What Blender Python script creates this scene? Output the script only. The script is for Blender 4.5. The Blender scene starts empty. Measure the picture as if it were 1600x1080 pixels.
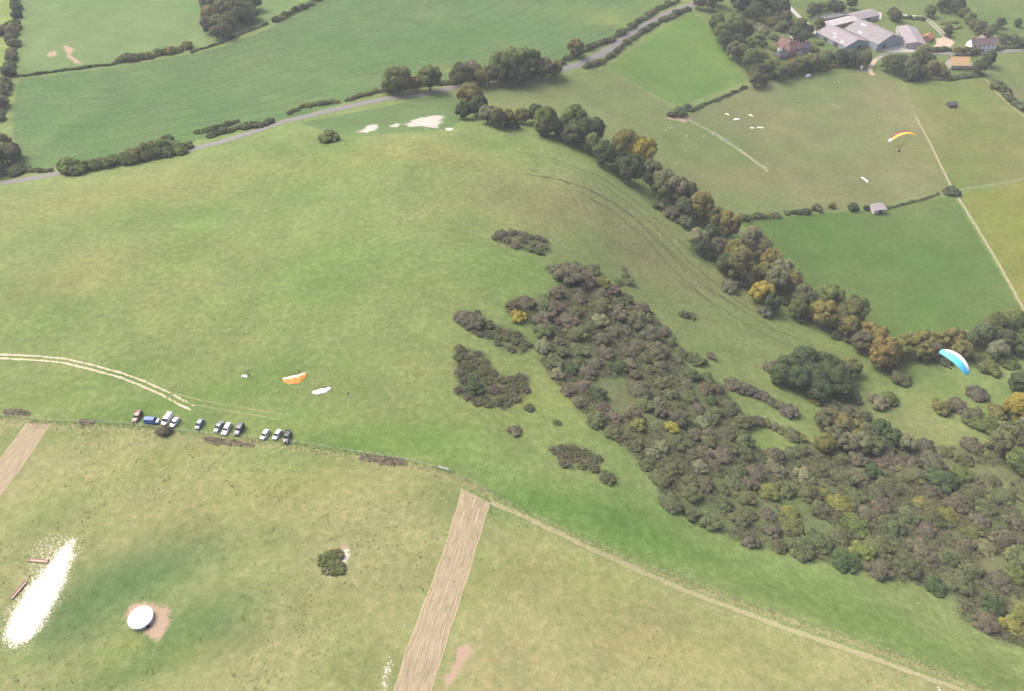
import bpy, bmesh, math, random
import numpy as np
from mathutils import Vector, Matrix

R = math.radians
random.seed(7)
rng = np.random.default_rng(11)
scene = bpy.context.scene
COL = scene.collection

# ------------------------------------------------------------------ camera, sky, sun, exposure
CAMZ, PITCH, F = 186.0, R(45.0), 1155.0          # F = focal length in photo pixels (1600 x 1080)
cd = bpy.data.cameras.new('camera'); cam = bpy.data.objects.new('camera', cd); COL.objects.link(cam)
cam.location = (0, 0, CAMZ); cam.rotation_euler = (R(90) - PITCH, 0, 0)
cd.sensor_width = 36.0; cd.lens = 36.0 * F / 1600.0; cd.clip_start = 1.0; cd.clip_end = 20000
scene.camera = cam
SUN_EL, SUN_AZ = R(50), R(-55)                    # azimuth clockwise from +Y: the light comes from far left
w = bpy.data.worlds.new('World'); scene.world = w; w.use_nodes = True
wn = w.node_tree.nodes; wl = w.node_tree.links
sky = wn.new('ShaderNodeTexSky'); sky.sky_type = 'NISHITA'; sky.sun_disc = False
sky.sun_elevation = SUN_EL; sky.sun_rotation = SUN_AZ; sky.dust_density = 6.0; sky.air_density = 0.7; sky.ozone_density = 0.5
wl.new(sky.outputs[0], wn['Background'].inputs[0]); wn['Background'].inputs[1].default_value = 0.15
sd = bpy.data.lights.new('sun', 'SUN'); sun = bpy.data.objects.new('sun', sd); COL.objects.link(sun)
sd.energy = 1.0; sd.angle = R(28); sd.color = (1.0, 0.95, 0.87)
sdir = Vector((math.sin(SUN_AZ) * math.cos(SUN_EL), math.cos(SUN_AZ) * math.cos(SUN_EL), math.sin(SUN_EL)))
sun.rotation_euler = sdir.to_track_quat('Z', 'Y').to_euler(); sun.location = (0, 0, 400)
vs = scene.view_settings
scene.display_settings.display_device = 'sRGB'
vs.view_transform = 'Standard'; vs.look = 'None'; vs.gamma = 1.0; vs.use_curve_mapping = False
vs.exposure = 1.15
scene.cycles.max_bounces = 4; scene.cycles.diffuse_bounces = 2; scene.cycles.glossy_bounces = 2
scene.cycles.transmission_bounces = 2; scene.cycles.volume_bounces = 0; scene.cycles.transparent_max_bounces = 4
scene.cycles.caustics_reflective = False; scene.cycles.caustics_refractive = False
scene.cycles.use_adaptive_sampling = False; scene.cycles.use_denoising = True

# ------------------------------------------------------------------ pixels to rays
CP, SP = math.cos(PITCH), math.sin(PITCH)
def rays(px):
    px = np.atleast_2d(np.asarray(px, float))
    x = px[:, 0] - 800.0; v = 540.0 - px[:, 1]
    return np.stack([x, CP * F + SP * v, -SP * F + CP * v], 1) / F     # unit depth along the optical axis

def at_z(px, z):
    d = rays(px); t = (np.asarray(z, float) - CAMZ) / d[:, 2]
    return d[:, :2] * t[:, None]

# ------------------------------------------------------------------ terrain: heights at points whose level is known
CTRL = [
 (0,1080,2),(400,1000,2),(800,1080,0),(1200,1060,-4),(1550,1075,-11),(0,860,1),(250,830,1),(560,860,0),(1000,980,-3),
 (0,660,0),(300,660,0),(560,700,0),(720,760,0),(1000,890,-5),(1300,990,-9),
 (0,450,-1),(300,450,0),(550,480,0),(700,600,-1),(0,300,-9),(250,280,-9),(420,330,-6),(480,290,-9),(600,300,-4),(640,400,-1),
 (760,440,-4),(800,320,-9),(880,400,-13),(900,280,-14),(780,230,-10),
 (850,640,-6),(950,760,-6),(780,520,-5),(870,540,-11),
 (1100,840,-12),(1000,650,-14),(1200,900,-14),(1500,1010,-19),(1600,1060,-19),
 (1200,750,-26),(1400,850,-26),(1600,960,-27),(1300,700,-38),(1500,760,-41),(1590,740,-42),
 (1400,650,-47),(1550,620,-50),(1260,590,-44),(1450,570,-52),(1120,580,-31),(1050,520,-28),(980,440,-25),(970,330,-24),
 (1100,450,-43),(1200,520,-48),
 (900,215,-24),(1000,270,-36),(1100,350,-46),(1200,450,-52),(1350,550,-54),(1600,530,-56),
 (1400,450,-57),(1300,350,-57),(1500,300,-58),(1400,200,-57),(1100,140,-50),(1200,220,-53),(900,150,-36),(850,130,-33),
 (1050,50,-43),(1300,80,-56),(1500,100,-58),(1600,20,-57),(1200,10,-51),(1600,200,-58),(1400,10,-56),(1060,250,-46),
 (0,285,-14),(300,230,-16),(620,155,-21),(900,100,-32),(1080,10,-43),
 (300,150,-22),(600,80,-28),(100,200,-17),(200,50,-25),(400,30,-28),(800,30,-35),(0,50,-22),
 (440,222,-9),(600,218,-5),(700,206,-7),(560,196,-15),(660,185,-17),(720,165,-22),(500,192,-14),
]
cpx = np.array([c[:2] for c in CTRL], float); cz = np.array([c[2] for c in CTRL], float)
cxy = at_z(cpx, cz)
far = [(-1300,-900,0),(0,-900,-4),(1300,-900,-20),(-1300,300,-12),(-1300,1500,-25),(0,1700,-45),(1300,1500,-58),(1300,300,-50),
       (-300,-250,2),(150,-250,-3),(550,-150,-18),(-600,300,-8),(700,300,-52),(-600,800,-28),(650,800,-58),(0,850,-44),(-250,80,2),(330,120,-22)]
cxy = np.vstack([cxy, np.array([f[:2] for f in far], float)]); cz = np.concatenate([cz, [f[2] for f in far]])
def phi(r2): return 0.5 * r2 * np.log(r2 + 1e-9)
cs = cxy / 100.0; n = len(cs)
A = np.zeros((n + 3, n + 3))
A[:n, :n] = phi(((cs[:, None] - cs[None]) ** 2).sum(2)) + np.eye(n) * 0.01
A[:n, n] = 1; A[:n, n + 1:] = cs; A[n, :n] = 1; A[n + 1:, :n] = cs.T
sol = np.linalg.solve(A, np.concatenate([cz, [0, 0, 0]]))
def tps(P):
    P = np.clip(np.asarray(P, float), [-1300, -900], [1300, 1700]) / 100.0
    out = np.empty(len(P))
    for i in range(0, len(P), 60000):
        q = P[i:i + 60000]
        out[i:i + 60000] = phi(((q[:, None] - cs[None]) ** 2).sum(2)) @ sol[:n] + sol[n] + q @ sol[n + 1:]
    return out

def vnoise(P, scale, seed):                       # smooth value noise, 0..1
    r = np.random.default_rng(seed); T = r.random((256, 256))
    q = P / scale; i = np.floor(q).astype(int); f = q - i; f = f * f * (3 - 2 * f)
    x0, y0 = i[:, 0] % 256, i[:, 1] % 256; x1, y1 = (x0 + 1) % 256, (y0 + 1) % 256
    return (T[x0, y0] * (1 - f[:, 0]) + T[x1, y0] * f[:, 0]) * (1 - f[:, 1]) + (T[x0, y1] * (1 - f[:, 0]) + T[x1, y1] * f[:, 0]) * f[:, 1]
def fbm(P, scale, seed, o=4):
    s = 0; a = 1; t = 0
    for k in range(o):
        s = s + a * vnoise(P, scale / 2 ** k, seed + k); t += a; a *= 0.55
    return s / t

GX0, GX1, GY0, GY1, GS = -520, 520, 24, 760, 1.0
gx = np.arange(GX0, GX1 + GS, GS); gy = np.arange(GY0, GY1 + GS, GS)
NX, NY = len(gx), len(gy)
cgx = np.arange(GX0, GX1 + 4, 4.0); cgy = np.arange(GY0, GY1 + 4, 4.0)
CX, CY = np.meshgrid(cgx, cgy, indexing='ij')
CH = tps(np.stack([CX.ravel(), CY.ravel()], 1)).reshape(CX.shape)
def cubic_up(Hc, step, n_out, axis):             # Catmull-Rom resampling, coarse 4 m -> 1 m
    Hc = np.moveaxis(Hc, axis, 0); pos = np.arange(n_out) / step; i = np.clip(pos.astype(int), 0, len(Hc) - 2); f = (pos - i)[:, None]
    g = lambda k: Hc[np.clip(i + k, 0, len(Hc) - 1)]
    p0, p1, p2, p3 = g(-1), g(0), g(1), g(2)
    o = 0.5 * (2 * p1 + (p2 - p0) * f + (2 * p0 - 5 * p1 + 4 * p2 - p3) * f ** 2 + (3 * p1 - p0 - 3 * p2 + p3) * f ** 3)
    return np.moveaxis(o, 0, axis)
H = cubic_up(cubic_up(CH, 4, NX, 0), 4, NY, 1)
XX, YY = np.meshgrid(gx, gy, indexing='ij')
PXY = np.stack([XX.ravel(), YY.ravel()], 1)
H = H + ((fbm(PXY, 26, 3, 3) - 0.5) * 0.9 + (vnoise(PXY, 5, 9) - 0.5) * 0.16).reshape(H.shape)   # gentle unevenness

def hgt(P):
    P = np.atleast_2d(P); q = (P - [GX0, GY0]) / GS
    i = np.clip(np.floor(q).astype(int), 0, [NX - 2, NY - 2]); f = np.clip(q - i, 0, 1); x, y = i[:, 0], i[:, 1]
    return (H[x, y] * (1 - f[:, 0]) + H[x + 1, y] * f[:, 0]) * (1 - f[:, 1]) + (H[x, y + 1] * (1 - f[:, 0]) + H[x + 1, y + 1] * f[:, 0]) * f[:, 1]

def hit(px):                                      # photo pixels -> points on the ground, (n,3)
    d = rays(px); m = len(d)
    lo = (12 - CAMZ) / d[:, 2]; hi = (-75 - CAMZ) / d[:, 2]
    ts = np.linspace(0, 1, 160); t = lo[:, None] + (hi - lo)[:, None] * ts
    P = d[:, None, :] * t[..., None]
    g = CAMZ + P[..., 2] - hgt(P[..., :2].reshape(-1, 2)).reshape(m, -1)
    k = np.clip((g < 0).argmax(1), 1, 159); a = t[np.arange(m), k - 1]; b = t[np.arange(m), k]
    for _ in range(18):
        c = (a + b) / 2; q = d * c[:, None]; below = CAMZ + q[:, 2] < hgt(q[:, :2]); b = np.where(below, c, b); a = np.where(below, a, c)
    q = d * b[:, None]; q[:, 2] = hgt(q[:, :2]); return q
def hit1(x, y): return hit([(x, y)])[0]
def depth(P): return CP * P[1] + SP * (CAMZ - P[2])
def kpx(P): return F / depth(P)                   # photo pixels per metre at a point

def densify(pts, step=12, close=False):
    pts = [np.array(p, float) for p in pts]; out = []
    for a, b in zip(pts, pts[1:] + ([pts[0]] if close else [])):
        m = max(1, int(np.linalg.norm(b - a) / step)); out += [a + (b - a) * k / m for k in range(m)]
    if not close: out.append(pts[-1])
    return np.array(out)
def wpoly(px, step=14):                           # a pixel outline -> outline on the ground
    return hit(densify(px, step, True))[:, :2]
def wline(px, step=12): return hit(densify(px, step))[:, :2]

def seg_dist(P, L, close):
    d = np.full(len(P), 1e9); m = len(L)
    for k in range(m if close else m - 1):
        a, b = L[k], L[(k + 1) % m]; e = b - a; l2 = e @ e + 1e-9
        t = np.clip(((P - a) @ e) / l2, 0, 1); q = P - a - t[:, None] * e
        d = np.minimum(d, (q * q).sum(1))
    return np.sqrt(d)
def inside(P, L):
    c = np.zeros(len(P), bool); m = len(L)
    for k in range(m):
        a, b = L[k], L[(k + 1) % m]
        if a[1] == b[1]: continue
        s = (a[1] > P[:, 1]) != (b[1] > P[:, 1])
        c ^= s & (P[:, 0] < (b[0] - a[0]) * (P[:, 1] - a[1]) / (b[1] - a[1]) + a[0])
    return c
def sdf(P, L, pad=12.0, close=True):              # metres, positive inside; clipped at -pad
    out = np.full(len(P), -pad); lo, hi = L.min(0) - pad, L.max(0) + pad
    m = ((P >= lo) & (P <= hi)).all(1); q = P[m]
    if len(q):
        d = seg_dist(q, L, close); out[m] = np.where(inside(q, L), d, -d) if close else -d
    return np.maximum(out, -pad)
def sstep(a, b, x): t = np.clip((x - a) / (b - a), 0, 1); return t * t * (3 - 2 * t)

# ------------------------------------------------------------------ regions of the ground (outlines in photo pixels)
REG = {
 'crop_field': [(30,124),(180,106),(310,82),(350,72),(420,46),(512,-20),(1060,-20),(1010,35),(960,62),(905,88),(860,104),(800,118),(700,128),(600,143),(480,178),(330,214),(290,224),(200,241),(90,262),(40,262),(22,240),(18,180)],
 'pasture': [(38,-25),(505,-25),(400,45),(310,78),(180,102),(30,120)],
 'far_meadow': [(-60,-25),(24,-25),(14,110),(-5,200),(-60,210)],
 'pit_grass': [(470,192),(540,178),(600,167),(700,146),(722,160),(722,188),(700,202),(610,209),(560,214),(520,210)],
 'green_paddock': [(948,105),(1000,70),(1040,42),(1080,18),(1112,42),(1165,128),(1060,165),(1042,160)],
 'upper_pasture': [(758,142),(850,122),(948,106),(1045,165),(1072,186),(1130,218),(1210,275),(1240,331),(1150,340),(1080,295),(1000,240),(880,190),(770,168)],
 'landing_field': [(1072,182),(1168,134),(1190,130),(1300,120),(1360,114),(1400,126),(1430,182),(1488,296),(1360,326),(1240,334),(1210,275),(1130,218)],
 'olive_paddock': [(1416,132),(1480,128),(1540,126),(1580,165),(1640,215),(1640,275),(1490,297),(1432,182)],
 'lower_meadow': [(1152,345),(1360,328),(1490,305),(1600,490),(1640,530),(1560,520),(1500,516),(1400,532),(1350,500),(1250,440),(1200,382)],
 'yellow_meadow': [(1500,303),(1640,276),(1640,540),(1600,486)],
 'east_paddock': [(1545,88),(1640,80),(1640,210),(1575,158),(1545,128)],
 'farm_garden': [(1095,-25),(1640,-25),(1640,82),(1545,86),(1540,122),(1416,130),(1400,124),(1360,112),(1300,118),(1190,128),(1165,126),(1150,95),(1112,40),(1085,15)],
 'mown_field': [(-80,652),(80,663),(300,688),(430,702),(560,716),(680,738),(735,760),(768,783),(900,845),(1000,893),(1150,950),(1300,1003),(1420,1045),(1560,1100),(1700,1180),(1700,1330),(-300,1330),(-300,640)],
#S 'stubble_strip': [(722,764),(766,786),(730,905),(690,1030),(656,1130),(602,1130),(640,1000),(690,870)],
#S 'stubble_strip.001': [(40,661),(78,663),(30,735),(-80,880),(-80,830),(0,722)],
}
RCOL = {   # grass and soil reflectance
 'hill': (.122,.176,.068), 'crop_field': (.070,.134,.052), 'pasture': (.098,.165,.066), 'far_meadow': (.14,.20,.06), 'pit_grass': (.078,.135,.055),
 'green_paddock': (.082,.160,.042), 'upper_pasture': (.112,.150,.064), 'landing_field': (.115,.143,.068), 'olive_paddock': (.105,.138,.046),
 'lower_meadow': (.066,.120,.034), 'yellow_meadow': (.128,.155,.040), 'east_paddock': (.095,.138,.048), 'farm_garden': (.090,.135,.050),
 'mown_field': (.184,.202,.104), 'stubble_strip': (.30,.23,.145), 'stubble_strip.001': (.30,.23,.145),
}
RCOL = {k: (v[0] * 1.06, v[1], v[2] * .82) for k, v in RCOL.items()}
WREG = {k: wpoly(v) for k, v in REG.items()}
# grass of another colour: (px, py, half width px, half height px, colour, strength)
BLOB = [
 (490,280,30,60,(.085,.16,.045),.75),(470,230,60,14,(.09,.16,.045),.5),(640,245,150,22,(.16,.185,.065),.6),(640,262,80,16,(.09,.16,.05),.55),(230,300,200,30,(.16,.185,.07),.55),
 (250,635,230,22,(.085,.15,.04),.8),(620,690,150,32,(.078,.15,.036),.85),(860,790,150,32,(.072,.15,.036),.9),(1040,850,90,24,(.075,.15,.038),.85),(1250,940,150,20,(.085,.15,.042),.7),(1450,1010,120,22,(.09,.15,.045),.6),
 (130,600,120,22,(.09,.155,.042),.6),(430,470,180,26,(.105,.165,.05),.5),(640,440,140,34,(.10,.165,.05),.45),(330,400,140,30,(.15,.175,.068),.4),(120,430,120,40,(.15,.17,.068),.4),
 (760,360,90,40,(.10,.16,.052),.5),(880,330,130,50,(.14,.155,.075),.55),(1000,400,100,60,(.13,.15,.072),.6),(1120,520,90,50,(.115,.145,.062),.55),(1250,530,100,30,(.095,.14,.048),.6),
 (830,620,90,40,(.12,.17,.05),.6),(560,600,120,50,(.125,.16,.062),.5),(1000,610,70,40,(.09,.16,.04),.6),(1180,690,60,20,(.085,.15,.04),.8),(1270,795,25,12,(.075,.16,.035),.9),
 (1420,600,140,24,(.085,.13,.042),.7),(1430,660,90,30,(.125,.15,.066),.7),(1200,280,90,26,(.135,.15,.075),.5),(1330,280,80,30,(.125,.14,.07),.5),(1300,150,110,18,(.10,.14,.06),.5),(1390,160,40,40,(.14,.15,.08),.6),
 (1440,235,60,16,(.13,.15,.05),.5),(1500,150,50,18,(.085,.15,.042),.6),(1560,220,50,40,(.13,.145,.05),.5),(960,30,60,14,(.15,.20,.06),.55),(700,108,30,6,(.14,.18,.06),.5),(1020,10,30,12,(.12,.17,.05),.6),
 (1100,80,30,24,(.105,.185,.045),.6),(1000,120,20,14,(.08,.14,.04),.4),(1590,150,26,30,(.13,.13,.075),.5),
 (225,900,115,45,(.072,.128,.050),.95),(130,960,70,50,(.074,.13,.052),.95),(310,980,100,45,(.076,.13,.052),.9),(240,1040,120,16,(.085,.13,.05),.65),(90,800,50,30,(.11,.15,.06),.5),(200,1010,30,16,(.15,.175,.062),.7),(300,1020,30,12,(.15,.175,.062),.6),
 (520,940,60,24,(.13,.15,.065),.5),(560,1030,50,40,(.13,.15,.065),.5),(440,770,160,30,(.19,.19,.078),.4),(850,900,140,40,(.19,.19,.085),.45),(1050,1010,160,40,(.19,.185,.08),.4),(330,700,200,10,(.20,.20,.08),.4),
 (860,560,40,20,(.13,.18,.05),.5),(120,110,60,8,(.08,.14,.06),.5),(60,220,18,60,(.085,.15,.06),.5),
]
def lin(L, *hw): return np.array(L, float)
FENCE_PX = [(-80,640),(0,650),(80,658),(200,662),(270,672),(350,680),(450,690),(560,707),(640,720),(690,733),(740,752),(768,772),(900,836),(1000,880),(1150,935),(1300,986),(1420,1028),(1560,1084),(1640,1130)]
W_FENCE = wline(FENCE_PX)
PATH_PX = [(768,784),(830,812),(900,846),(1000,892),(1070,923),(1150,952),(1230,983),(1300,1006),(1420,1049),(1540,1092)]
W_PATH = wline(PATH_PX)
W_VERGE = wline([(x, y + (9 if x < 740 else 7)) for x, y in FENCE_PX])
W_CHALK = [wpoly(p, 6) for p in (
 [(118,840),(104,846),(84,868),(66,892),(40,920),(20,955),(6,985),(8,1005),(28,1010),(55,995),(72,968),(90,935),(104,905),(114,870)],
 [(632,194),(652,185),(684,179),(692,184),(688,192),(684,200),(668,201),(660,197),(640,198)],[(560,206),(578,195),(592,194),(590,201),(574,208)],[(604,198),(622,192),(628,195),(616,199)],
 [(696,200),(708,200),(706,204),(697,204)],
 [(536,862),(545,856),(545,870),(540,884),(534,880)],[(508,903),(516,900),(517,905)],
 [(607,1024),(611,1040),(606,1056),(600,1082),(597,1082),(602,1050)],[(1460,1074),(1472,1074),(1470,1080)])]
W_FRINGE = wpoly([(80,824),(120,828),(145,858),(120,890),(110,930),(80,985),(40,1030),(-10,1030),(-6,960),(30,900),(40,850)], 8)
W_EARTH = [wpoly(p, 6) for p in (
 [(204,946),(225,941),(246,943),(264,944),(268,962),(262,985),(250,1002),(236,994),(212,985),(198,972)],
 [(718,1010),(732,1006),(736,1018),(716,1050),(690,1090),(684,1090),(708,1040)],
 [(98,70),(108,72),(116,78),(112,86),(120,92),(130,100),(118,99),(106,90),(102,82)],[(70,88),(76,82),(88,80),(90,86),(80,90)],
 [(528,852),(540,851),(544,858),(534,862)],[(1040,185),(1060,178),(1085,184),(1070,192)])]
SCR = {'main': [(852,418),(905,411),(940,430),(975,465),(1020,490),(1058,540),(1075,580),(1130,602),(1160,650),(1178,700),(1225,712),(1280,690),(1330,672),(1400,690),(1480,700),(1545,690),(1620,720),(1640,1010),(1570,1005),(1505,970),(1492,925),(1400,905),(1330,885),(1250,870),(1170,850),(1100,820),(1040,785),(1020,745),(965,690),(905,640),(872,600),(842,560),(840,510),(792,488),(796,468),(860,462),(882,440)],
       'upper': [(770,366),(800,363),(845,370),(862,392),(840,396),(808,386),(778,380)],
       'west': [(714,492),(742,487),(762,502),(812,522),(838,545),(804,552),(762,530),(722,512)],
       'gorse': [(715,545),(752,548),(775,590),(826,590),(822,612),(792,640),(752,634),(712,612)],
       'south': [(862,700),(902,696),(938,716),(930,734),(884,730)]}
WSCR = {k: wpoly(v) for k, v in SCR.items()}; W_SCRUB = list(WSCR.values())
W_TRODDEN = wline([(560,716),(640,728),(690,738),(735,760),(768,783)])

def ground(P, region=True):
    """reflectance of the turf, and the marks on it, at ground points"""
    c = np.tile(np.array(RCOL['hill']), (len(P), 1)); rid = np.zeros(len(P), int); names = list(REG)
    wob = (fbm(P, 3.0, 77, 2) - 0.5) * 1.6
    for k, nm in enumerate(names):
        s = sdf(P, WREG[nm], 6.0); rid[s > 0] = k + 1
        m = sstep(-0.7, 0.7, s + wob * (0.25 if 'stubble' in nm else 1.0))
        c = c * (1 - m[:, None]) + np.array(RCOL[nm]) * m[:, None]
        if nm == 'crop_field':
            v = s_row(P); lines = sstep(0.75, 1.0, np.cos((v + (fbm(P, 40, 5, 2) - .5) * 1.5) * 2 * math.pi / 12.0))
            fine = (np.cos(v * 2 * math.pi / 3.0) * .5 + .5)
            c *= (1 - (m * (0.16 * lines * (.4 + fbm(P, 22, 8, 2)) + 0.05 * fine)))[:, None]
    for (x, hx, hy, col, st) in BLOB_W:
        g = np.zeros(len(P)); d = P - x; u = d @ hx[:2] / hx[2] ** 2; v = d @ hy[:2] / hy[2] ** 2
        g = st * np.exp(-(u * u + v * v) * 0.8)
        c = c * (1 - g[:, None]) + np.array(col) * g[:, None]
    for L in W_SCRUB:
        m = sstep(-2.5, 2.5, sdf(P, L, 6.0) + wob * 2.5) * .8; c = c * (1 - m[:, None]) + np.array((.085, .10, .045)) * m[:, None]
    n1 = fbm(P, 34, 21, 5); n2 = fbm(P, 11, 31, 4)
    t = np.clip((n1 - 0.5) * 3.0, -1, 1)[:, None]; green = np.array((.80, .96, .76)); straw = np.array((1.20, 1.06, 1.14))
    c = c * np.where(t > 0, 1 + (straw - 1) * t * .85, 1 + (1 - green) * t * .9)
    c = c * (1 + (n2 - 0.5) * 0.34)[:, None]
    return c, rid
W_ROW = wline([(20,262),(90,264),(200,243),(330,216),(480,180),(600,146),(700,130),(860,106),(960,64),(1060,-10)])
def s_row(P): return seg_dist(P, W_ROW, False)
BLOB_W = []
for (x, y, hx, hy, col, st) in BLOB:
    q = hit([(x, y), (x + hx, y), (x, y + hy)])[:, :2]; a, b = q[1] - q[0], q[2] - q[0]
    col = (col[0] * 1.05, col[1], col[2] * .84); BLOB_W.append((q[0], np.array([a[0], a[1], np.linalg.norm(a)]), np.array([b[0], b[1], np.linalg.norm(b)]), col, st))

# ------------------------------------------------------------------ materials
def new_mat(name):
    m = bpy.data.materials.new(name); m.use_nodes = True; nt = m.node_tree; return m, nt, nt.nodes['Principled BSDF']
class NT:
    def __init__(s, nt): s.nt = nt
    def n(s, typ, **kw):
        o = s.nt.nodes.new(typ)
        for k, v in kw.items():
            if k == 'ins':
                for a, b in v.items():
                    if isinstance(b, bpy.types.NodeSocket): s.nt.links.new(b, o.inputs[a])
                    else: o.inputs[a].default_value = b
            else: setattr(o, k, v)
        return o
    def math(s, op, a, b=0.0, c=0.0, clamp=False):
        o = s.n('ShaderNodeMath', operation=op, use_clamp=clamp)
        for i, v in enumerate((a, b, c)):
            if isinstance(v, bpy.types.NodeSocket): s.nt.links.new(v, o.inputs[i])
            else: o.inputs[i].default_value = v
        return o.outputs[0]
    def mix(s, f, a, b, blend='MIX'):
        o = s.n('ShaderNodeMix', data_type='RGBA', blend_type=blend)
        for k, v in ((0, f), (6, a), (7, b)):
            if isinstance(v, bpy.types.NodeSocket): s.nt.links.new(v, o.inputs[k])
            else: o.inputs[k].default_value = v if k == 0 else (*v, 1) if len(v) == 3 else v
        return o.outputs[2]
    def noise(s, vec, scale, detail=3, rough=.55, dist=0.0):
        o = s.n('ShaderNodeTexNoise', ins={'Scale': scale, 'Detail': detail, 'Roughness': rough, 'Distortion': dist}); s.nt.links.new(vec, o.inputs['Vector']); return o.outputs['Fac']
    def ramp(s, f, a, b):                         # smoothstep
        o = s.n('ShaderNodeMapRange', interpolation_type='SMOOTHSTEP', ins={'From Min': a, 'From Max': b}); s.nt.links.new(f, o.inputs['Value']); return o.outputs[0]

def flat(name, col, rough=.6, var=.12, scale=3.0, metal=0.0, bump=0.0, spec=.3):
    m, nt, b = new_mat(name); t = NT(nt)
    geo = t.n('ShaderNodeTexCoord').outputs['Object']
    f = t.noise(geo, scale, 4); k = t.math('MULTIPLY_ADD', f, 2 * var, 1 - var)
    c = t.mix(1.0, col, (1, 1, 1), 'MULTIPLY'); mx = t.n('ShaderNodeVectorMath', operation='SCALE'); nt.links.new(c, mx.inputs[0]); nt.links.new(k, mx.inputs['Scale'])
    nt.links.new(mx.outputs[0], b.inputs['Base Color']); b.inputs['Roughness'].default_value = rough; b.inputs['Metallic'].default_value = metal
    b.inputs['Specular IOR Level'].default_value = spec
    if bump:
        bp = t.n('ShaderNodeBump', ins={'Strength': bump, 'Distance': .1, 'Height': f}); nt.links.new(bp.outputs[0], b.inputs['Normal'])
    return m

def ground_mat(name, tuft=0.35, grain=.30, streak=0.0, spots=0.0):
    m, nt, b = new_mat(name); t = NT(nt)
    pos = t.n('ShaderNodeNewGeometry').outputs['Position']
    col = t.n('ShaderNodeAttribute', attribute_name='col').outputs['Color']
    fat = t.n('ShaderNodeAttribute', attribute_name='feat'); feat = fat.outputs['Color']
    sp = t.n('ShaderNodeSeparateColor', ins={'Color': feat})
    n_f = t.noise(pos, 1.6, 3, .65); n_m = t.noise(pos, .42, 4, .6); n_l = t.noise(pos, .09, 3, .55)
    k = t.math('MULTIPLY_ADD', n_f, grain * 2, 1 - grain); k = t.math('MULTIPLY', k, t.math('MULTIPLY_ADD', n_m, grain * 1.6, 1 - grain * .8))
    v = t.n('ShaderNodeVectorMath', operation='SCALE'); nt.links.new(col, v.inputs[0]); nt.links.new(k, v.inputs['Scale'])
    c = v.outputs[0]
    straw = t.mix(1.0, c, (1.24, 1.07, 1.25), 'MULTIPLY')
    c = t.mix(t.math('MULTIPLY', t.ramp(n_m, .46, .68), .6), c, straw)
    lush = t.mix(1.0, c, (.62, .86, .62), 'MULTIPLY')
    c = t.mix(t.math('MULTIPLY', t.ramp(t.noise(pos, .75, 3, .6, .4), .56, .70), tuft), c, lush)
    if spots:
        vor = t.noise(pos, .85, 1, .5, .8); big = t.noise(pos, .05, 2)
        s = t.math('MULTIPLY', t.ramp(vor, .66, .74), t.ramp(big, .42, .6))
        c = t.mix(t.math('MULTIPLY', s, spots), c, (.052, .080, .028))
    # dry trodden grass, bare earth, chalk: signed distances in metres, edges broken by noise
    rag = t.math('SUBTRACT', t.noise(pos, .9, 5, .72), .5); rag2 = t.math('SUBTRACT', t.noise(pos, 1.9, 4, .75), .5)
    rag3 = t.math('SUBTRACT', t.noise(pos, .16, 5, .68, .6), .5)
    dry = t.ramp(t.math('MULTIPLY_ADD', rag, 7.0, sp.outputs['Blue']), -.4, 1.2)
    dryc = t.mix(n_f, (.20, .19, .09), (.33, .29, .155)); c = t.mix(t.math('MULTIPLY', dry, .8), c, dryc)
    ea = t.ramp(t.math('MULTIPLY_ADD', rag3, 5.5, t.math('MULTIPLY_ADD', rag2, 3.4, sp.outputs['Green'])), -.5, .9)
    c = t.mix(ea, c, t.mix(n_f, (.25, .175, .12), (.40, .30, .22)))
    ch = t.ramp(t.math('MULTIPLY_ADD', t.math('SUBTRACT', t.noise(pos, 2.0, 4, .8), .5), 6.5, sp.outputs['Red']), -.1, .5)
    c = t.mix(ch, c, t.mix(n_m, (.56, .51, .40), (.68, .64, .55)))
    pit = t.ramp(t.math('MULTIPLY_ADD', rag3, 14.0, fat.outputs['Alpha']), -.8, 1.4); c = t.mix(pit, c, t.mix(n_m, (.30, .27, .235), (.46, .43, .39)))
    nt.links.new(c, b.inputs['Base Color']); b.inputs['Roughness'].default_value = .9; b.inputs['Specular IOR Level'].default_value = .12
    hh = t.math('MULTIPLY_ADD', n_m, 1.6, n_f)
    bp = t.n('ShaderNodeBump', ins={'Strength': .30, 'Distance': .30, 'Height': hh}); nt.links.new(bp.outputs[0], b.inputs['Normal'])
    return m
def stubble_mat(name):
    m, nt, b = new_mat(name); t = NT(nt)
    pos = t.n('ShaderNodeNewGeometry').outputs['Position']
    col = t.n('ShaderNodeAttribute', attribute_name='col').outputs['Color']
    row = t.n('ShaderNodeAttribute', attribute_name='row').outputs['Fac']
    sp = t.n('ShaderNodeSeparateXYZ', ins={0: pos})
    cv = t.n('ShaderNodeCombineXYZ', ins={0: t.math('MULTIPLY', row, 2.2), 1: t.math('MULTIPLY', sp.outputs[1], .16)})
    nr = t.noise(cv.outputs[0], 1.0, 4, .7); nf = t.noise(pos, 2.4, 3, .7); nl = t.noise(pos, .22, 3)
    c = t.mix(t.ramp(nr, .3, .7), (.20, .165, .105), (.37, .305, .20))
    c = t.mix(t.math('MULTIPLY', t.ramp(nf, .45, .75), .5), c, (.42, .35, .24))
    c = t.mix(t.math('MULTIPLY', t.ramp(nl, .55, .75), .55), c, (.19, .19, .09))
    edge = t.ramp(t.math('MULTIPLY_ADD', nf, .7, row), .75, .35); c = t.mix(t.math('MULTIPLY', edge, .7), c, (.42, .37, .20))
    nt.links.new(c, b.inputs['Base Color']); b.inputs['Roughness'].default_value = .95; b.inputs['Specular IOR Level'].default_value = .1
    bp = t.n('ShaderNodeBump', ins={'Strength': .6, 'Distance': .25, 'Height': t.math('ADD', nr, nf)}); nt.links.new(bp.outputs[0], b.inputs['Normal'])
    return m
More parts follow.
